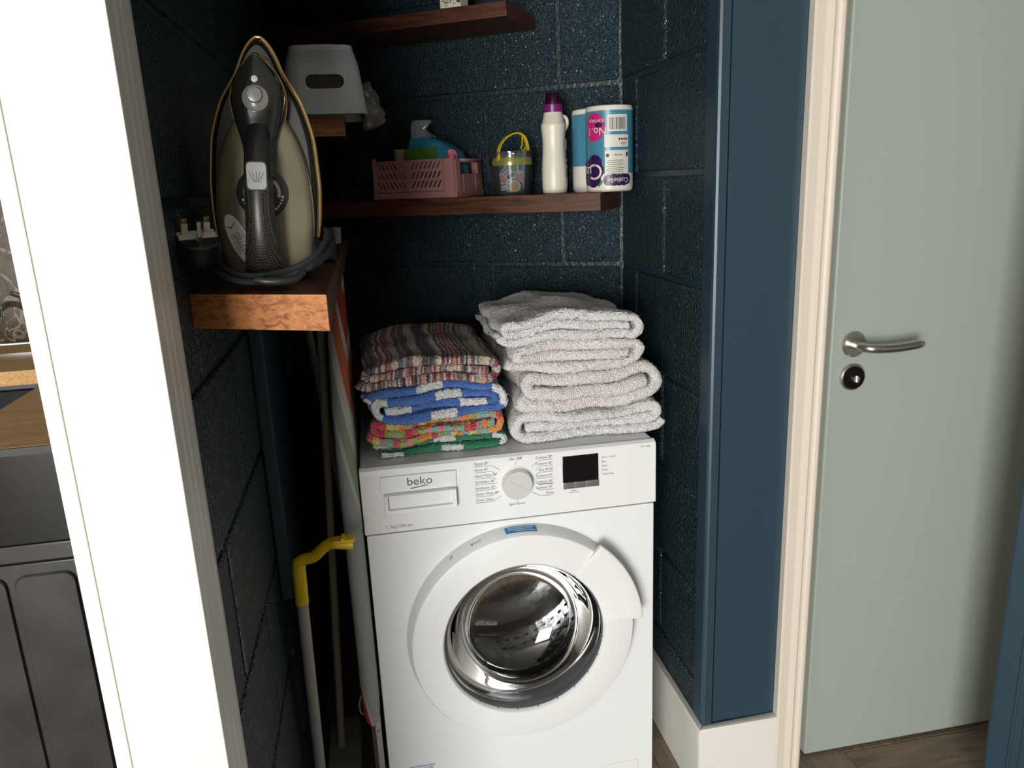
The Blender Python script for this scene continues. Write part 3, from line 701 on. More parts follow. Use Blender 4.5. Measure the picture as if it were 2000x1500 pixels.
# cowl: black drop-shaped hood running into the handle
CW = [(.135, .0195), (.152, .020), (.185, .0235), (.215, .031), (.240, .0345), (.262, .0300), (.280, .0195), (.292, .0095), (.298, .002)]
cw = [(p.x, p.z) for p in smoothpts([(w, 0, z) for z, w in CW], 3)]
MB().rings([shield(cw, .004, 1.03, 1.0, .2), shield(cw, -.022, 1.0, 1.0, .2), shield(cw, -.034, .90, .95, .2), shield(cw, -.040, .66, .82, .2), shield(cw, -.042, .3, .5, .2)]).build('cowl', mat('smoked_black', (.014, .014, .014), .12, coat=.5), IR)
g2 = [Vector((x*1.04, -.012, z)) for x, z in cw]; g2 = g2 + [Vector((-p.x, p.y, p.z)) for p in reversed(g2)]
MB().tube(g2, .0015, 8).build('gold_cowl_edge', GOLD, IR)
# dial around the handle
di = MB().lathe([(0, -.020), (.033, -.0205), (.0335, -.025), (.031, -.027), (0, -.0275)], 40, (0, .120), 'y').build('temperature_dial', mat('dial_charcoal', (.03, .033, .036), .35), IR)
dm_ = MB()
for k in range(14):
    a = math.radians(200 + 140*k/13 if k < 7 else -10 - 60*(k-7)/6); r = .0265
    disc_on(dm_, r*math.cos(a), .120 + r*math.sin(a), .0017, .0017, lambda x, z: (x, -.0277, z), 8, 1)
for a0, a1 in ((120, 195), (-15, 60)):
    P = []; 
    for k in range(11):
        a = math.radians(a0 + (a1 - a0)*k/10); P += [(.020*math.cos(a), -.0277, .120 + .020*math.sin(a)), (.024*math.cos(a), -.0277, .120 + .024*math.sin(a))]
    dm_.add(P, [(2*i, 2*i+1, 2*i+3, 2*i+2) for i in range(10)])
dm_.build('dial_marks', mat('dial_white', (.70, .70, .66), .5), di, smooth=False)['kind'] = 'stuff'
# handle
HZ = smoothpts([(.200, -.036, .0150), (.175, -.052, .0165), (.145, -.060, .0175), (.105, -.0635, .0185), (.065, -.060, .0200), (.030, -.048, .0245), (.006, -.026, .0285)], 4)
R = []
for i, p in enumerate(HZ):
    z, y, w = p; dz = HZ[min(i+1, len(HZ)-1)] - HZ[max(i-1, 0)]; tz, ty = dz.x, dz.y; L = math.hypot(tz, ty); nz, ny = -ty/L, tz/L
    if ny > 0: nz, ny = -nz, -ny
    R.append([(w*math.cos(a), y + ny*.0125*math.sin(a), z + nz*.0125*math.sin(a)) for a in [2*math.pi*k/20 for k in range(20)]])
GRIP = mat('black_grip', (.010, .010, .010), .32); T = GRIP.node_tree; b = T.nodes['Principled BSDF']
tc = T.nodes.new('ShaderNodeTexCoord'); mp = T.nodes.new('ShaderNodeMapping'); mp.inputs['Rotation'].default_value = (0, math.radians(45), 0)
ck_ = T.nodes.new('ShaderNodeTexChecker'); ck_.inputs['Scale'].default_value = 520; ck_.inputs[1].default_value = (.07, .062, .05, 1); ck_.inputs[2].default_value = (.004, .004, .004, 1)
T.links.new(tc.outputs['Object'], mp.inputs[0]); T.links.new(mp.outputs[0], ck_.inputs[0]); T.links.new(ck_.outputs[0], b.inputs['Base Color'])
bpn = T.nodes.new('ShaderNodeBump'); bpn.inputs['Strength'].default_value = .6; bpn.inputs['Distance'].default_value = .001; T.links.new(ck_.outputs['Fac'], bpn.inputs['Height']); T.links.new(bpn.outputs[0], b.inputs['Normal'])
hd = MB().rings(R[:10]).build('handle', IBLK, IR)
MB().rings(R[9:]).build('handle_grip', GRIP, hd)
def plate(P, y0, y1, y2, cx, cz, k): return [[(x, y0, z) for x, z in P], [(x, y1, z) for x, z in P], [(cx + (x-cx)*k, y2, cz + (z-cz)*k) for x, z in P]]
PL = rrect(.0265, .037, .006, 5, 0, .139)
pl = MB().rings(plate(PL, -.060, -.0745, -.0765, 0, .139, .9)).build('steam_button', mat('silver_button', (.17, .17, .165), .4, metal=.4), hd)
cm = MB()
for k in range(5):
    a = math.radians(-26 + 13*k); x0, z0 = .0035*math.sin(a)*2, .131; x1, z1 = x0 + .014*math.sin(a), z0 + .014*math.cos(a)
    cm.box(-.0006, .0006, -.0773, -.0766, 0, .0135).xf(Matrix.Identity(4)) if False else cm.add([(x0-.0006, -.0768, z0), (x0+.0006, -.0768, z0), (x1+.0006, -.0768, z1), (x1-.0006, -.0768, z1)], [(0, 1, 2, 3)])
cm.build('crown_mark', mat('mark_dark', (.08, .08, .08), .4), pl, smooth=False)['kind'] = 'stuff'
MB().rings([[(x, -.040, z) for x, z in rrect(.030, .012, .004, 4, 0, .182)], [(x, -.0505, z) for x, z in rrect(.028, .010, .004, 4, 0, .182)]]).build('collar_band', CHROME, hd)
# spray button, spray nozzle
sp = MB().lathe([(0, -.040), (.0165, -.040), (.0165, -.0445), (.013, -.047), (.0, -.047)], 32, (0, .238), 'y').build('spray_button', mat('smoky_clear_button', (.22, .22, .20), .2), IR)
MB().lathe([(0, -.047), (.0105, -.047), (.009, -.052), (0, -.053)], 28, (0, .2415), 'y').build('button_top', mat('smoky_clear_button', (.22, .22, .20), .2), sp)
MB().lathe([(0, -.038), (.0042, -.040), (.0042, -.043), (0, -.0435)], 16, (0, .262), 'y').build('light_dot', mat('pale_dot', (.60, .60, .57), .3), IR)
MB().lathe([(.006, 0), (.0065, .008), (.005, .016), (.003, .018), (0, .018)], 16, (0, -.020)).xf(Matrix.Translation((0, -.004, .275))).build('spray_nozzle', mat('nozzle_grey', (.28, .28, .25), .3), IR)
# oval test sticker with tick
def stk(a, b):
    t = math.radians(24); x, z = -.0335 + a*math.cos(t) + b*-math.sin(t), .059 + a*math.sin(t)*1 + b*math.cos(t)
    return (x, -.0250 + (abs(x) - .0335)*.22, z)
so = MB(); disc_on(so, 0, 0, .0125, .036, stk, 32, 3); sto = so.build('test_sticker', mat('sticker_paper', (.85, .85, .81), .6), IR)
def stk2(a, b): p = stk(a, b); return (p[0], p[1] - .0006, p[2])
tt = MB(); text_on(tt, 'TESTED', .0095, lambda a, b: stk2(-b + .001, a - .006)); tt.add([stk2(*q) for q in ((-.006, .022), (-.003, .0185), (.006, .024), (.0055, .0225), (-.003, .0160), (-.0075, .021))], [(0, 1, 4, 5), (1, 2, 3, 4)])
for j in (-.0075, -.0055, -.0035, .0065, .0085): tt.add([stk2(j, -.016), stk2(j + .0006, -.016), stk2(j + .0006, .010), stk2(j, .010)], [(0, 1, 2, 3)])
tt.build('sticker_lettering', mat('sticker_grey_print', (.22, .22, .21), .6), sto, smooth=False)['kind'] = 'stuff'
# cord wound round the heel, plug
CORD = mat('black_braided_cord', (.016, .016, .016), .75, bump=(900, .5, .001))
def coil(dy, dz, w, ph): return smoothpts([(.070*w, .055, .060 + dz), (.082*w, .020, .062 + dz*.6), (.083*w, -.020 - dy*.3, .046 + dz), (.066*w, -.060 - dy, .026 + dz*.7), (.03, -.075 - dy, .012 + dz*.5), (-.012, -.080 - dy, .006 + dz*.5), (-.045*w, -.072 - dy, .012 + dz*.6), (-.072*w, -.045 - dy*.5, .025 + dz), (-.080*w, -.010, .038 + dz), (-.074*w, .04, .045 + dz)], 6)
for k, (dy, dz, w) in enumerate(((0, .004, 1.0), (.009, .001, 1.02), (.004, .014, .98), (.018, .000, .97))): MB().tube(coil(dy, dz, w, k), .0042, 8).build('cord_loop', CORD, IR)
MB().tube(smoothpts([(.052, -.092, .018), (.044, -.104, .010), (.030, -.112, .008), (.010, -.114, .008), (-.004, -.110, .010)], 6), [.0052]*25, 10).build('cord_strap', mat('strap_black', (.02, .02, .02), .4), IR)
pg = MB().lathe([(0, -.010), (.019, -.008), (.0225, .002), (.0225, .016), (.020, .018), (0, .018)], 28).build('plug', BLACKP, IR)
pg.location = (-.0726, -.095, .043); pg.scale = (1.2, 1.2, 1.2); pg.rotation_euler = (math.radians(28), math.radians(-6), math.radians(22))
PINW = mat('pin_sleeve_white', (.60, .57, .52), .4)
MB().box(-.0025, .0025, -.009, -.005, .018, .027).build('earth_pin_base', PINW, pg)
MB().box(-.002, .002, -.0115, -.0035, .018, .042).build('earth_pin', CHROME, pg, bevel=.0008)
for x in (-.011, .011):
    MB().box(x - .0032, x + .0032, .0045, .0095, .018, .032).build('pin_sleeve', PINW, pg, bevel=.0005); MB().box(x - .003, x + .003, .005, .009, .032, .038).build('live_pin', mat('brass_pin', (.35, .25, .14), .35, metal=1), pg, bevel=.0005)
MB().box(-.019, .019, -.004, .012, .0182, .0200).build('pin_guard', PINW, pg, bevel=.0008)
MB().tube(smoothpts([(-.0726, -.087, .034), (-.074, -.070, .026), (-.076, -.045, .028)], 6), .0042, 8).build('cord_tail', CORD, IR)

# black power adapter behind the iron
ad = thing('power_adapter', 'small black plug-in adapter lying behind the iron', 'adapter', (-.030, -.090, 1.249), (0, 0, math.radians(25)))
MB().box(-.024, .024, -.030, .030, 0, .055).build('casing', BLACKP, ad, bevel=.006, seg=3)
MB().box(.006, .013, -.0325, -.0302, .020, .050).build('pale_pin', PINW, ad, bevel=.0006); MB().box(-.016, -.004, -.0325, -.0302, .004, .014).build('rating_label', mat('label_grey', (.35, .34, .30), .5), ad)

# ================================================================== step stool and bag on the upper left shelf
SW_ = mat('stool_white_plastic', (.62, .64, .68), .45)
stl = thing('step_stool', 'small pale step stool with an oval hand slot', 'step stool', (-.008, .300, 1.5165), (0, 0, 0))
def ringst(w, d, z, r, cy=.11): return [(x, y, z) for x, y in rrect(w, d, r, 6, 0, cy)]
# outer shell with a slot in the front face, open underneath
fr_ = []
stw = MB()
Hs = .142
def sw(z): return .172 - .034*(z/Hs)**1.1, .225 - .030*(z/Hs)
ringsO = []
for z in (0, .006, .05, .10, .125, .136, Hs):
    w, d = sw(z); k = 0 if z < .125 else (.004 if z < .13 else (.012 if z < .14 else .030)); ringsO.append(ringst(w - 2*k, d - 2*k, z if z < Hs else Hs, .03))
stw.rings(ringsO, False, True)
ringsI = [ringst(sw(z)[0] - .010, sw(z)[1] - .010, z, .026) for z in (0, .05, .10, Hs - .006)]
stw.rings(ringsI, False, True); stw.rings([ringsO[0], ringsI[0]], False, False)
shell = stw.build('shell', SW_, stl)
cut = MB(); SP = rrect(.078, .028, .0139, 8, .004, .064)
cut.rings([[(x, -.06, z) for x, z in SP], [(x, .06, z) for x, z in SP]]); cuto = cut.build('slot_cutter')
def boolean(o, c):
    md = o.modifiers.new('cut', 'BOOLEAN'); md.object = c; md.operation = 'DIFFERENCE'; md.solver = 'EXACT'
    bpy.context.view_layer.update(); dg = bpy.context.evaluated_depsgraph_get(); me = bpy.data.meshes.new_from_object(o.evaluated_get(dg)); o.modifiers.clear()
    o.data = me; bpy.data.objects.remove(c)
cuto.parent = stl; boolean(shell, cuto)
bagm = m_clear('bag_plastic', (.70, .72, .70), .10, .18, .28)
bg_ = MB(); rb = random.Random(3); R = []
for i in range(13):
    t = i/12; R.append([])
    for k in range(20):
        a = 2*math.pi*k/20; r = (.030*math.sin(math.pi*min(t*1.05, 1))**.7 + .004)*(1 + .20*math.sin(3*a + 9*t) + .14*math.sin(7*a - 14*t) + rb.uniform(-.09, .09))
        R[-1].append((r*math.cos(a)*.8 + .012*math.sin(5*t), r*math.sin(a)*1.2, -.040 + .105*t))
bg_.rings(R)
pb = bg_.build('plastic_bag', bagm); pb.location = (.080, .450, 1.530); pb.rotation_euler = (math.radians(0), math.radians(16), 0)
tag(pb, 'crumpled clear plastic bag hanging beside the step stool', 'bag')

# ================================================================== back shelf: crate, bag of wipes, pegs, bottle, tissue pack
ROTB = math.atan2(-SD.y, -SD.x)       # local +x runs along the wall to the right, -y faces the room
ZS = 1.3335
PINK = mat('dusty_pink_plastic', (.42, .20, .19), .5)
cr_ = thing('storage_crate', 'dusty pink folding crate with slanted slots', 'crate', wp(.4835, .105, ZS), (0, 0, ROTB))
CL, CD, CH = .228, .168, .092; hx, hy = CL/2, CD/2
MB().box(-hx + .003, hx - .003, -hy + .003, hy - .003, 0, .005).build('base', PINK, cr_)
def slotted(name, x0, x1, y0, y1):
    o = MB().box(x0, x1, y0, y1, .017, CH).build(name, PINK, cr_, bevel=.0008, seg=1)
    c = MB()
    for row in range(3):
        zc = .0345 + row*.0225
        for g in (-1, 1):
            for k in range(7):
                xc = (x0 + x1)/2 + g*(.014 + .0118*k); sh_ = g*.0045
                for yy in (0,): c.rings([[(xc - sh_ - .0022, y, zc - .0082), (xc - sh_ + .0022, y, zc - .0082), (xc + sh_ + .0022, y, zc + .0082), (xc + sh_ - .0022, y, zc + .0082)] for y in (y0 - .01, y1 + .01)])
    co = c.build('slot_cutter'); co.parent = cr_; boolean(o, co); return o
slotted('front_panel', -hx + .004, hx - .030, -hy, -hy + .003)
slotted('rear_panel', -hx + .004, hx - .030, hy - .003, hy)
MB().box(-hx, hx, -hy - .001, -hy + .004, 0, .016).box(-hx, hx, hy - .004, hy + .001, 0, .016).build('bottom_rail', PINK, cr_, bevel=.0008, seg=1)
MB().box(-hx, hx, -hy - .0012, -hy + .004, CH - .003, CH + .002).box(-hx, hx, hy - .004, hy + .0012, CH - .003, CH + .002).build('top_rim', PINK, cr_, bevel=.0008, seg=1)
for sx in (-1, 1):
    for sy in (-1, 1):
        x0 = hx - .028 if sx > 0 else -hx; MB().box(x0, x0 + (.028 if sx > 0 else .006), sy*hy - .0035, sy*hy + .0035, .0, CH + .002).build('corner_post', PINK, cr_, bevel=.001, seg=1)
    xx = sx*hx
    e = MB().box(xx - .003, xx + .003, -hy + .004, -hy + .030, .004, CH).box(xx - .003, xx + .003, hy - .030, hy - .004, .004, CH).box(xx - .003, xx + .003, -hy + .030, hy - .030, .004, .056).box(xx - .003, xx + .003, -hy + .030, hy - .030, CH - .008, CH)
    e.build('end_panel', PINK, cr_, bevel=.0008, seg=1)
    MB().box(xx - .0045, xx + .0045, -hy + .045, -hy + .049, .006, .056).box(xx - .0045, xx + .0045, hy - .049, hy - .045, .006, .056).box(xx - .0045, xx + .0045, -hy, hy, .0, .014).build('end_rib', PINK, cr_, bevel=.0006, seg=1)
for xx in (hx - .004, -hx + .004): MB().lathe([(.004, 0), (.005, .004), (.004, .008), (0, .009)], 10, (xx, -hy + .003)).xf(Matrix.Translation((0, 0, CH))).build('stacking_peg', PINK, cr_)
# blue packet in the crate
pk = thing('wipes_packet', 'blue and green plastic packet sticking out of the pink crate', 'packet', wp(.460, .100, ZS + .0068), (0, 0, ROTB)); pk.scale = (1, 1, 1.12)
R = []; rb = random.Random(5)
for i, (z, w, d, dx) in enumerate(((0, .150, .085, 0), (.02, .160, .095, 0), (.07, .156, .095, 0), (.095, .146, .088, -.005), (.115, .105, .070, -.018), (.128, .062, .045, -.034), (.145, .036, .026, -.044), (.158, .045, .018, -.040), (.166, .050, .012, -.034))):
    R.append([(x + dx + rb.uniform(-.003, .003), y + rb.uniform(-.003, .003), max(0, z + rb.uniform(-.002, .002))) for x, y in rrect(w, d, min(w, d)*.35, 5)])
MB().rings(R[:6]).build('pouch', mat('packet_blue', (.020, .17, .30), .3, var=(30, (.05, .30, .42), .7)), pk)
MB().rings(R[5:]).build('twisted_top', m_clear('packet_film', (.62, .70, .70), .10, .2, .45), pk)
def pkf(y): return lambda a, b: (a, y, b)
g = MB(); grid_on(g, -.062, .030, .080, .104, lambda a, b: (a - .004, -.0500 + max(0, b - .092)*.4, b), 6); g.build('green_band', mat('packet_green', (.07, .17, .02), .4), pk)
g = MB(); disc_on(g, .066, .082, .013, .016, lambda a, b: (a, -.0495 + max(0, a - .06)*.5, b), 20, 2); g.build('pink_badge', mat('packet_pink', (.45, .02, .08), .4), pk)
g = MB(); grid_on(g, .014, .034, .058, .078, pkf(-.0512), 2); grid_on(g, -.050, .004, .066, .070, pkf(-.0512), 3); g.build('white_panel', mat('packet_white', (.42, .52, .56), .5), pk)['kind'] = 'stuff'
wt = thing('cardboard_tube', 'cream cardboard tube standing in the pink crate', 'tube', wp(.560, .110, ZS + .006)); MB().lathe([(.0145, 0), (.0145, .118), (.0125, .118), (.0125, .004)], 24, caps=False).build('tube_wall', mat('cream_card', (.48, .42, .30), .8), wt)
MB().lathe([(0, .0), (.0143, .0), (.0143, .003), (0, .003)], 24).build('tube_base', mat('cream_card', (.48, .42, .30), .8), wt)

# clear tub of pegs
TC = wp(.247, .115, ZS)
tb = thing('peg_tub', 'clear plastic tub with a yellow handle full of pegs', 'tub', TC)
MB().lathe([(.0, .0005), (.0425, .0005), (.0445, .004), (.0560, .098), (.0585, .099), (.0585, .102), (.0548, .102), (.0430, .0055), (0, .003)], 40).build('tub_wall', m_clear('tub_plastic', (.86, .90, .90), .05, .04, .04), tb)
YEL = mat('yellow_plastic', (.72, .50, .02), .35)
hp_ = smoothpts([(-.040, -.040, .082), (-.034, -.028, .112), (-.014, -.012, .135), (.014, .000, .146), (.034, .006, .138), (.042, .004, .115), (.040, -.010, .088)], 6)
hnd = []
for i, p in enumerate(hp_):
    t = (hp_[min(i+1, len(hp_)-1)] - hp_[max(i-1, 0)]).normalized(); u = Vector((.35, -.94, 0)); u = (u - t*u.dot(t)).normalized(); w = t.cross(u)
    hnd.append([p + u*a*.0060 + w*b_*.0018 for a, b_ in ((-1, -1), (1, -1), (1, 1), (-1, 1))])
MB().rings(hnd).build('handle', YEL, tb, bevel=.0008, seg=1)
MB().tube([(.030, .004, .138), (.028, -.002, .118), (.024, -.004, .110), (.030, .0, .102), (.036, .0, .112)], .0016, 6).build('tag_loop', YEL, tb)
MB().rings([[(r*math.cos(a), r*math.sin(a), z) for r, z in ((.0562, .070), (.0572, .082), (.0548, .088))] for a in [math.radians(205 + 5*k) for k in range(24)]], False, False, False).build('yellow_label', m_clear('yellow_label_film', (.80, .74, .22), .03, .2, .22), tb)
def peg(col, label, x, y, z, rx, ry, rz, sc=1.0):
    pgm = mat('peg_' + col[0], col[1], .4); pal = mat('peg_frame_white', (.62, .66, .70), .4)
    t = thing('clothes_peg', label, 'peg', (TC.x + x, TC.y + y, TC.z + z), (math.radians(rx), math.radians(ry), math.radians(rz)), 'pegs inside the clear tub')
    E_ = [(.0135*sc*math.cos(a), .019*sc*math.sin(a)) for a in [2*math.pi*k/20 for k in range(20)]]
    MB().rings([[(a, -.0022, b_ + .020*sc) for a, b_ in E_], [(a, .0022, b_ + .020*sc) for a, b_ in E_]]).build('paddle', pgm, t, bevel=.0006, seg=1)
    Ri = []
    for k in range(25):
        a = 2*math.pi*k/24; Ri.append((.0138*sc*math.cos(a), 0, .020*sc + .0195*sc*math.sin(a)))
    MB().tube(Ri, .0022, 6).build('paddle_rim', pal, t)
    for xx in (-.0042, .0042): MB().box(xx*sc - .0022, xx*sc + .0022, -.0024, .0024, -.032*sc, .003).build('prong', pal, t, bevel=.0006, seg=1)
    for _ in range(40):      # keep every part inside the tub wall and above its floor
        M = Matrix.LocRotScale(t.location, t.rotation_euler, None); P = [M @ v.co - TC for c in t.children for v in c.data.vertices]
        g_ = lambda p: math.hypot(p.x, p.y) - (.0418 + .1223*(p.z - .0055)); w = max(P, key=g_); lo = min(p.z for p in P)
        if g_(w) <= 0 and lo >= .0058: break
        if g_(w) > 0: r_ = math.hypot(w.x, w.y); t.location.x -= w.x/r_*g_(w)*.8; t.location.y -= w.y/r_*g_(w)*.8; t.location.z += .0004
        if lo < .0058: t.location.z += .0058 - lo
peg(('blue', (.05, .16, .42)), 'blue paddle peg standing upright in the clear tub', .027, -.026, .042, -4, -5, 18)
peg(('orange', (.75, .32, .02)), 'orange peg lying low beside the blue peg', -.004, -.030, .010, 60, 84, 10, .8)
peg(('amber', (.78, .40, .04)), 'amber peg lying flat on the bottom of the tub', -.022, -.004, .010, 80, 70, 60, .8)
peg(('red', (.45, .03, .05)), 'red peg against the side of the tub away from the blue peg', -.028, -.016, .032, 20, -70, -30, .75)
peg(('pink', (.60, .24, .28)), 'pink peg lying across the middle of the tub', .004, -.012, .038, 30, 70, -20, .85)
peg(('green', (.16, .26, .03)), 'olive green peg tilted near the tub rim', -.006, -.010, .058, 10, 55, 12, .85)
peg(('white', (.60, .62, .62)), 'white peg near the top of the tub', -.012, .016, .066, 0, 40, 30, .85)

# softener bottle
bt = thing('softener_bottle', 'white fabric softener bottle with a purple cap', 'bottle', wp(.137, .112, ZS), (0, 0, ROTB + math.radians(8)))
BP = [(0, .024, .030), (.004, .0285, .036), (.03, .0300, .038), (.07, .0290, .036), (.10, .0268, .033), (.125, .0268, .033), (.15, .0290, .036), (.158, .0292, .036), (.162, .0270, .034), (.172, .0240, .029), (.182, .0225, .0235), (.188, .0215, .0215)]
pts = smoothpts([Vector((z, a, b_)) for z, a, b_ in BP], 3)
MB().rings([[(p.y*math.copysign(abs(math.cos(t))**.85, math.cos(t)), p.z*math.copysign(abs(math.sin(t))**.85, math.sin(t)), p.x) for t in [2*math.pi*k/40 for k in range(40)]] for p in pts]).build('bottle_body', mat('bottle_white', (.72, .68, .56), .35), bt)
MB().lathe([(.0215, .1862), (.0235, .1862), (.0235, .203), (.0215, .205), (0, .205)], 32).build('cap_collar', mat('purple_cap', (.16, .012, .14), .3), bt)
MB().lathe([(.0185, .205), (.0185, .206), (.0170, .228), (.0150, .2305), (0, .2305)], 32).build('cap', mat('dark_purple_cap', (.030, .002, .016), .18), bt)
MB().tube(smoothpts([(.018, .016, .180), (.0275, .024, .173), (.0285, .025, .158), (.022, .020, .145)], 5), .0045, 10).build('grip', mat('bottle_white', (.72, .68, .56), .35), bt)
def bl(a, b_):
    t = math.radians(-20) + a/.031; k = 1.02; return (.0297*k*math.copysign(abs(math.cos(t))**.85, math.cos(t)), .0370*k*math.copysign(abs(math.sin(t))**.85, math.sin(t)), b_)
lb = MB(); grid_on(lb, 0, .060, .02, .125, bl, 14); lbo = lb.build('label', mat('label_pale', (.50, .46, .46), .4), bt)
def bl2(a, b_): p = bl(a, b_); return (p[0]*1.01, p[1]*1.01, p[2])
lb2 = MB(); grid_on(lb2, .004, .022, .080, .100, bl2, 6); grid_on(lb2, .004, .018, .066, .072, bl2, 6); grid_on(lb2, .004, .012, .036, .056, bl2, 5); lb2.build('label_print', mat('label_purple', (.07, .02, .09), .4), lbo)['kind'] = 'stuff'

# toilet-tissue pack, standing upside down
RR = .0545; RH = .190; RC = wp(-.002, .122)
tpk = thing('tissue_pack', 'blue and white wrapped toilet-tissue pack standing upside down', 'tissue pack', (RC.x, RC.y, ZS))
L2 = wp(.050, .060) - RC
# plan outline: union of two circles
def inside2(x, y): return (x - L2.x)**2 + (y - L2.y)**2 < RR*RR - 1e-9
A = [(RR*math.cos(a), RR*math.sin(a)) for a in [2*math.pi*k/96 for k in range(96)]]
Bc = [(L2.x + RR*math.cos(a), L2.y + RR*math.sin(a)) for a in [2*math.pi*k/96 for k in range(96)]]
pA = [(i, p) for i, p in enumerate(A) if not inside2(*p)]; pB = [(i, p) for i, p in enumerate(Bc) if p[0]**2 + p[1]**2 > RR*RR]
def run(lst):
    idx = [i for i, _ in lst]; st0 = 0
    for j in range(len(idx)):
        if (idx[j] - idx[j-1]) % 96 != 1: st0 = j
    return [p for _, p in lst[st0:] + lst[:st0]]
OL = run(pA) + run(pB); ctr = (L2.x/2, L2.y/2)
def ol(k, z): return [(ctr[0] + (x - ctr[0])*k, ctr[1] + (y - ctr[1])*k, z) for x, y in OL]
MB().rings([ol(.93, 0), ol(.985, .004), ol(1, .012), ol(1, RH - .010), ol(.985, RH - .002), ol(.92, RH)]).build('wrapped_rolls', mat('film_white', (.70, .67, .60), .3, bump=(35, .2, .002)), tpk)
phi0 = math.atan2(-1.42277 - RC.y, .05524 - RC.x)
def cm_(off): return lambda a, b_: ((RR + off)*math.cos(phi0 + a/RR), (RR + off)*math.sin(phi0 + a/RR), b_)
BLUE = mat('film_blue', (.055, .22, .31), .3); DPUR = mat('film_purple', (.030, .008, .065), .35); FWH = mat('film_print_white', (.66, .64, .58), .45); FBK = mat('film_print_dark', (.04, .035, .03), .5)
g = MB(); grid_on(g, -.080, .086, .040, RH - .012, cm_(.0004), 28); bl_ = g.build('blue_print', BLUE, tpk)
def cm2(off): return lambda a, b_: (L2.x + (RR + off)*math.cos(phi0 + a/RR), L2.y + (RR + off)*math.sin(phi0 + a/RR), b_)
g = MB(); grid_on(g, -.080, -.020, .060, RH - .012, cm2(.0004), 12); g.build('blue_print_side', BLUE, tpk)
g = MB(); disc_on(g, -.036, .143, .0275, .031, cm_(.0009), 32, 4); pkb = g.build('pink_roundel', mat('film_pink', (.50, .02, .16), .35), tpk)
g = MB(); text_on(g, 'No.1', .024, cm_(.0016), flip=True, at=(-.030, .134)); text_on(g, 'SOFTNESS', .0085, cm_(.0016), flip=True, at=(-.031, .157)); g.build('roundel_lettering', FWH, pkb, smooth=False)
g = MB(); disc_on(g, -.024, .147, .010, .0055, cm_(.0013), 16, 2); g.build('roundel_purple', DPUR, pkb)
g = MB(); grid_on(g, -.004, .044, .132, .168, cm_(.0009), 8); bcp = g.build('barcode_panel', FWH, tpk)
g = MB(); rb = random.Random(2); x = .0005
while x < .0395:
    w = rb.choice((.0006, .0010, .0016)); grid_on(g, x, x + w, .136, .162, cm_(.0015), 1); x += w + rb.choice((.0007, .0010, .0016))
g.build('barcode_bars', FBK, bcp)['kind'] = 'stuff'
g = MB(); grid_on(g, -.011, .048, .098, .125, cm_(.0009), 8); ip = g.build('info_strip', FWH, tpk)
g = MB()
for k in range(4): disc_on(g, .023 + .0062*k, .115, .0026, .0026, cm_(.0015), 12, 1)
text_on(g, 'soft', .010, cm_(.0015), flip=True, at=(.034, .1055)); g.build('info_dots', mat('film_maroon', (.20, .015, .025), .4), ip)['kind'] = 'stuff'
g = MB(); grid_on(g, -.010, .048, .036, .091, cm_(.0009), 8); ibx = g.build('info_panel', FWH, tpk)
g = MB(); rb = random.Random(9)
for k in range(8):
    x0 = -.006 + (.003 if k % 2 else 0)
    for j in range(7):
        w = rb.uniform(.003, .006); grid_on(g, x0, x0 + w, .0385 + .0042*k, .0398 + .0042*k, cm_(.0015), 1); x0 += w + .0011
        if x0 > .040: break
text_on(g, 'essity', .0085, cm_(.0015), flip=True, at=(.020, .080)); disc_on(g, -.004, .080, .0042, .0042, cm_(.0015), 12, 1); disc_on(g, .043, .082, .003, .006, cm_(.0015), 12, 1)
g.build('info_lettering', FBK, ibx, smooth=False)['kind'] = 'stuff'
g = MB()
for a, b_, r in ((-.002, .025, .0125), (.010, .026, .0135), (.022, .0255, .0130), (.034, .026, .0135), (.043, .027, .0120)): disc_on(g, a, b_, r*.95, r, cm_(.0014 + .00003*a), 20, 2)
lgp = g.build('logo_cloud', DPUR, tpk); g = MB(); text_on(g, 'Cushelle', .0155, cm_(.0022), flip=True, at=(.021, .0255), stretch=.92); g.build('logo_lettering', FWH, lgp, smooth=False)
g = MB()
for a, b_, r in ((-.034, .048, .021), (-.040, .030, .020), (-.052, .052, .022), (-.036, .064, .019), (-.058, .036, .022), (-.070, .050, .018)): disc_on(g, a, b_, r, r, cm_(.0012), 24, 2)
lgb = g.build('large_logo_cloud', DPUR, tpk); g = MB(); text_on(g, 'C', .050, cm_(.0020), flip=True, at=(-.032, .047)); text_on(g, 'ush', .034, cm_(.0020), flip=True, at=(-.064, .047), stretch=.85); g.build('large_logo_lettering', FWH, lgb, smooth=False)
g = MB()
for a, b_ in ((-.0275, .022), (-.0205, .022)): disc_on(g, a, b_, .0046, .0046, cm_(.0009), 14, 2)
g.add([cm_(.0009)(*q) for q in ((-.0320, .0208), (-.0240, .0105), (-.0160, .0208), (-.024, .024))], [(0, 1, 2, 3)]); g.build('green_heart', mat('film_green', (.06, .24, .03), .4), tpk)

# carton on the high shelf
cx = thing('small_carton', 'small patterned carton standing on the high shelf', 'carton', wp(.350, .177, 1.7585), (0, 0, ROTB))
MB().box(-.026, .026, -.022, .022, 0, .085).build('carton_body', mat('carton_paper', (.75, .72, .58), .7), cx, bevel=.001, seg=1)
g = MB(); rb = random.Random(4)
for k in range(46):
    a, b_ = rb.uniform(-.022, .022), rb.uniform(.004, .06); grid_on(g, a, a + rb.uniform(.002, .006), b_, b_ + rb.uniform(.0015, .005), lambda p, q: (p, -.0226, q), 1)
g.build('carton_print', mat('carton_print', (.10, .11, .03), .6), cx, smooth=False)['kind'] = 'stuff'

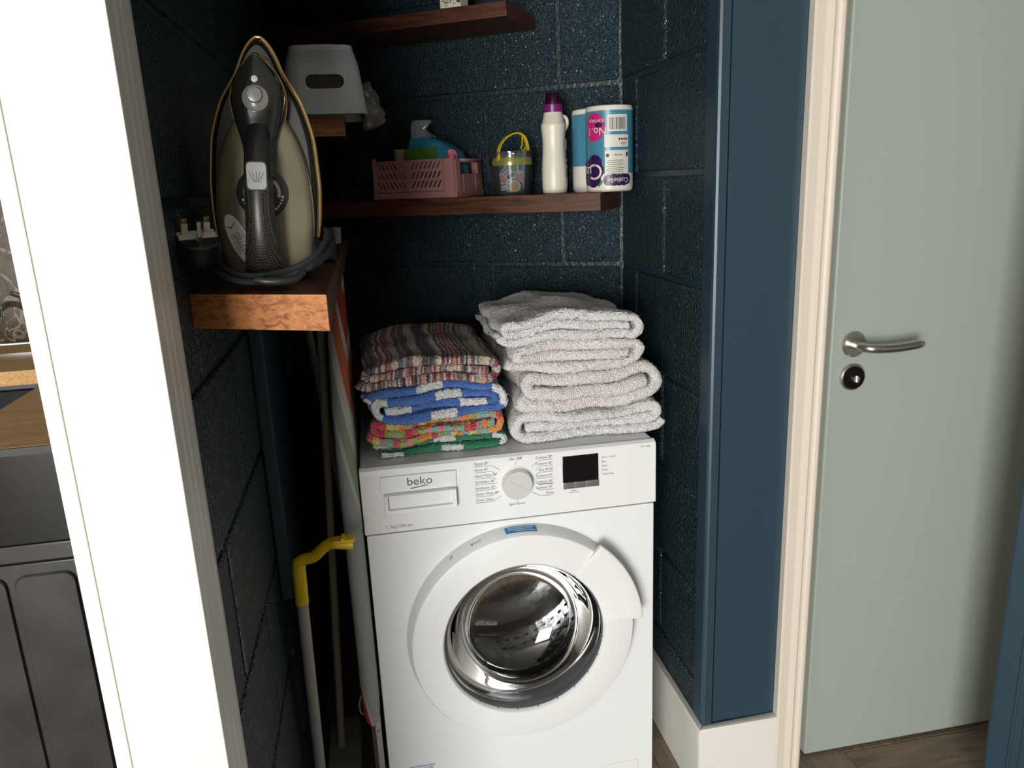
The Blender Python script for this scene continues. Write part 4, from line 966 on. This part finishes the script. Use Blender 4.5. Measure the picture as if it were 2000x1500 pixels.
# ================================================================== ironing board, poles, dustpan
ib = thing('ironing_board', 'upright ironing board with a striped cover beside the washing machine', 'ironing board', (-.022, .03, 0), (0, 0, math.radians(0)))
SM = bpy.data.materials.new('striped_cover'); SM.use_nodes = True; T = SM.node_tree; b = T.nodes['Principled BSDF']; b.inputs['Roughness'].default_value = .9
tc = T.nodes.new('ShaderNodeTexCoord'); sp_ = T.nodes.new('ShaderNodeSeparateXYZ'); T.links.new(tc.outputs['Object'], sp_.inputs[0])
m1 = T.nodes.new('ShaderNodeMath'); m1.operation = 'MULTIPLY_ADD'; m1.inputs[1].default_value = .17; T.links.new(sp_.outputs[2], m1.inputs[0]); T.links.new(sp_.outputs[0], m1.inputs[2])
m2 = T.nodes.new('ShaderNodeMapRange'); m2.inputs[1].default_value = .02; m2.inputs[2].default_value = .22; T.links.new(m1.outputs[0], m2.inputs[0])
cr = T.nodes.new('ShaderNodeValToRGB'); cr.color_ramp.interpolation = 'CONSTANT'
G_, Wc, Rd, Og, Gn = (.30, .32, .32), (.46, .45, .40), (.38, .045, .035), (.46, .12, .06), (.24, .30, .21)
for i, (p, c) in enumerate(((0, Rd), (.13, Wc), (.15, G_), (.62, Wc), (.645, Gn), (.725, Wc), (.79, Og), (.87, Wc), (.895, Rd), (.97, Wc))):
    e = cr.color_ramp.elements[i] if i < 2 else cr.color_ramp.elements.new(p)
    e.position = p; e.color = (*c, 1)
T.links.new(m2.outputs[0], cr.inputs[0]); T.links.new(cr.outputs[0], b.inputs['Base Color'])
# outline of the board in the y-z plane, nose at the top; padded edge
def ibprof(z):      # front edge (towards the room) by height
    return -.055 if z < .8 else -.055 + .42*max(0, (z - .8)/.48)**2.4
R = []
for z in [.285, .29, .31, .36] + [.40 + .04*k for k in range(23)]:
    y0 = ibprof(z); y1 = .34 - max(0, (z - .9))*.30; t = .018 if z > .31 else (.006 if z < .288 else (.012 if z < .30 else .017))
    if y1 - y0 < .05: y1 = y0 + .05
    ring = []
    for k in range(9): a = math.pi*k/8; ring.append((-t*math.cos(a), y0 + t - t*math.sin(a)*1.0, z))
    for k in range(9): a = math.pi*k/8; ring.append((t*math.cos(a), y1 - t + t*math.sin(a), z))
    R.append(ring)
MB().rings(R).build('padded_board', SM, ib)
LEGM = mat('pale_grey_metal', (.40, .40, .38), .4, metal=.3)
for x, y in ((.010, -.038), (-.006, .10)): MB().box(x - .006, x + .006, y - .004, y + .004, .0, .30).build('leg', LEGM, ib, bevel=.001)
MB().lathe([(0, -.0430), (.0035, -.0430), (.0030, -.0445), (0, -.0448)], 12, (.010, .262), 'y').build('rivet', CHROME, ib)
MB().tube(smoothpts([(-.016, -.020, .345), (-.024, -.028, .325), (-.022, -.030, .302), (-.012, -.028, .300)], 5), .0018, 6).build('cover_cord', mat('cord_white', (.45, .44, .40), .8), ib)
po = thing('broom', 'cream broom handle standing between the wall and the ironing board', 'broom', (-.108, .16, 0))
MB().tube([(0, 0, .10), (.056, .04, 1.19)], .0085, 14).build('pole', mat('cream_pole', (.30, .29, .22), .5), po)
MB().box(-.030, .045, -.10, .10, .07, .105).build('broom_head', mat('grey_plastic', (.22, .22, .20), .5), po, bevel=.006)
bx = MB(); rb = random.Random(8)
for i in range(10):
    for j in range(26): x, y = -.026 + .0067*i, -.094 + .0075*j; bx.tube([(x, y, .072), (x + rb.uniform(-.006, .006), y + rb.uniform(-.006, .006), .001)], .0012, 3)
bx.build('bristles', mat('bristle_grey', (.16, .16, .15), .8), po, weld=False)['kind'] = 'stuff'
p2 = thing('mop_pole', 'pale pole leaning behind the broom handle', 'pole', (-.014, .42, 0)); MB().tube([(0, 0, .012), (-.099, 0, 1.19)], .0085, 14).build('shaft', mat('pale_pole', (.34, .32, .25), .5), p2); MB().lathe([(.012, 0), (.012, .03), (.0085, .034)], 16, (0, 0)).build('rubber_foot', BLACKP, p2)
dpn = thing('long_handled_dustpan', 'long grey-handled dustpan with a yellow clip at its top', 'dustpan', (-.128, -.080, 0))
MB().tube([(-.010, .05, .05), (.004, 0, .640)], .0108, 16).build('pole', mat('grey_pole', (.40, .39, .39), .4), dpn)
yh = smoothpts([(.0035, 0, .618), (.0045, 0, .66), (.0055, 0, .694), (.012, -.001, .706), (.034, -.004, .712), (.052, -.008, .728), (.068, -.012, .738), (.090, -.016, .737), (.108, -.018, .736)], 5)
R = []
for i, p in enumerate(yh):
    t = (yh[min(i+1, len(yh)-1)] - yh[max(i-1, 0)]).normalized(); u = Vector((0, -1, 0)); w = t.cross(u).normalized(); k = i/(len(yh)-1); a = .0125 if k < .35 else .0105
    R.append([p + u*.012*math.cos(q) + w*a*math.sin(q) for q in [2*math.pi*j/14 for j in range(14)]])
MB().rings(R).build('yellow_clip', mat('bright_yellow_plastic', (.80, .55, .01), .4), dpn)
MB().box(.070, .112, -.031, -.006, .7455, .749).box(.088, .094, -.031, -.006, .749, .753).build('clip_lip', mat('bright_yellow_plastic', (.80, .55, .01), .4), dpn, bevel=.001)
MB().rings([[(-.026, .02, .003), (.075, .02, .003), (.075, .022, .006), (-.026, .022, .006)], [(-.026, .14, .003), (.075, .14, .003), (.075, .14, .10), (-.026, .14, .10)]]).build('pan', mat('grey_plastic', (.22, .22, .20), .5), dpn)
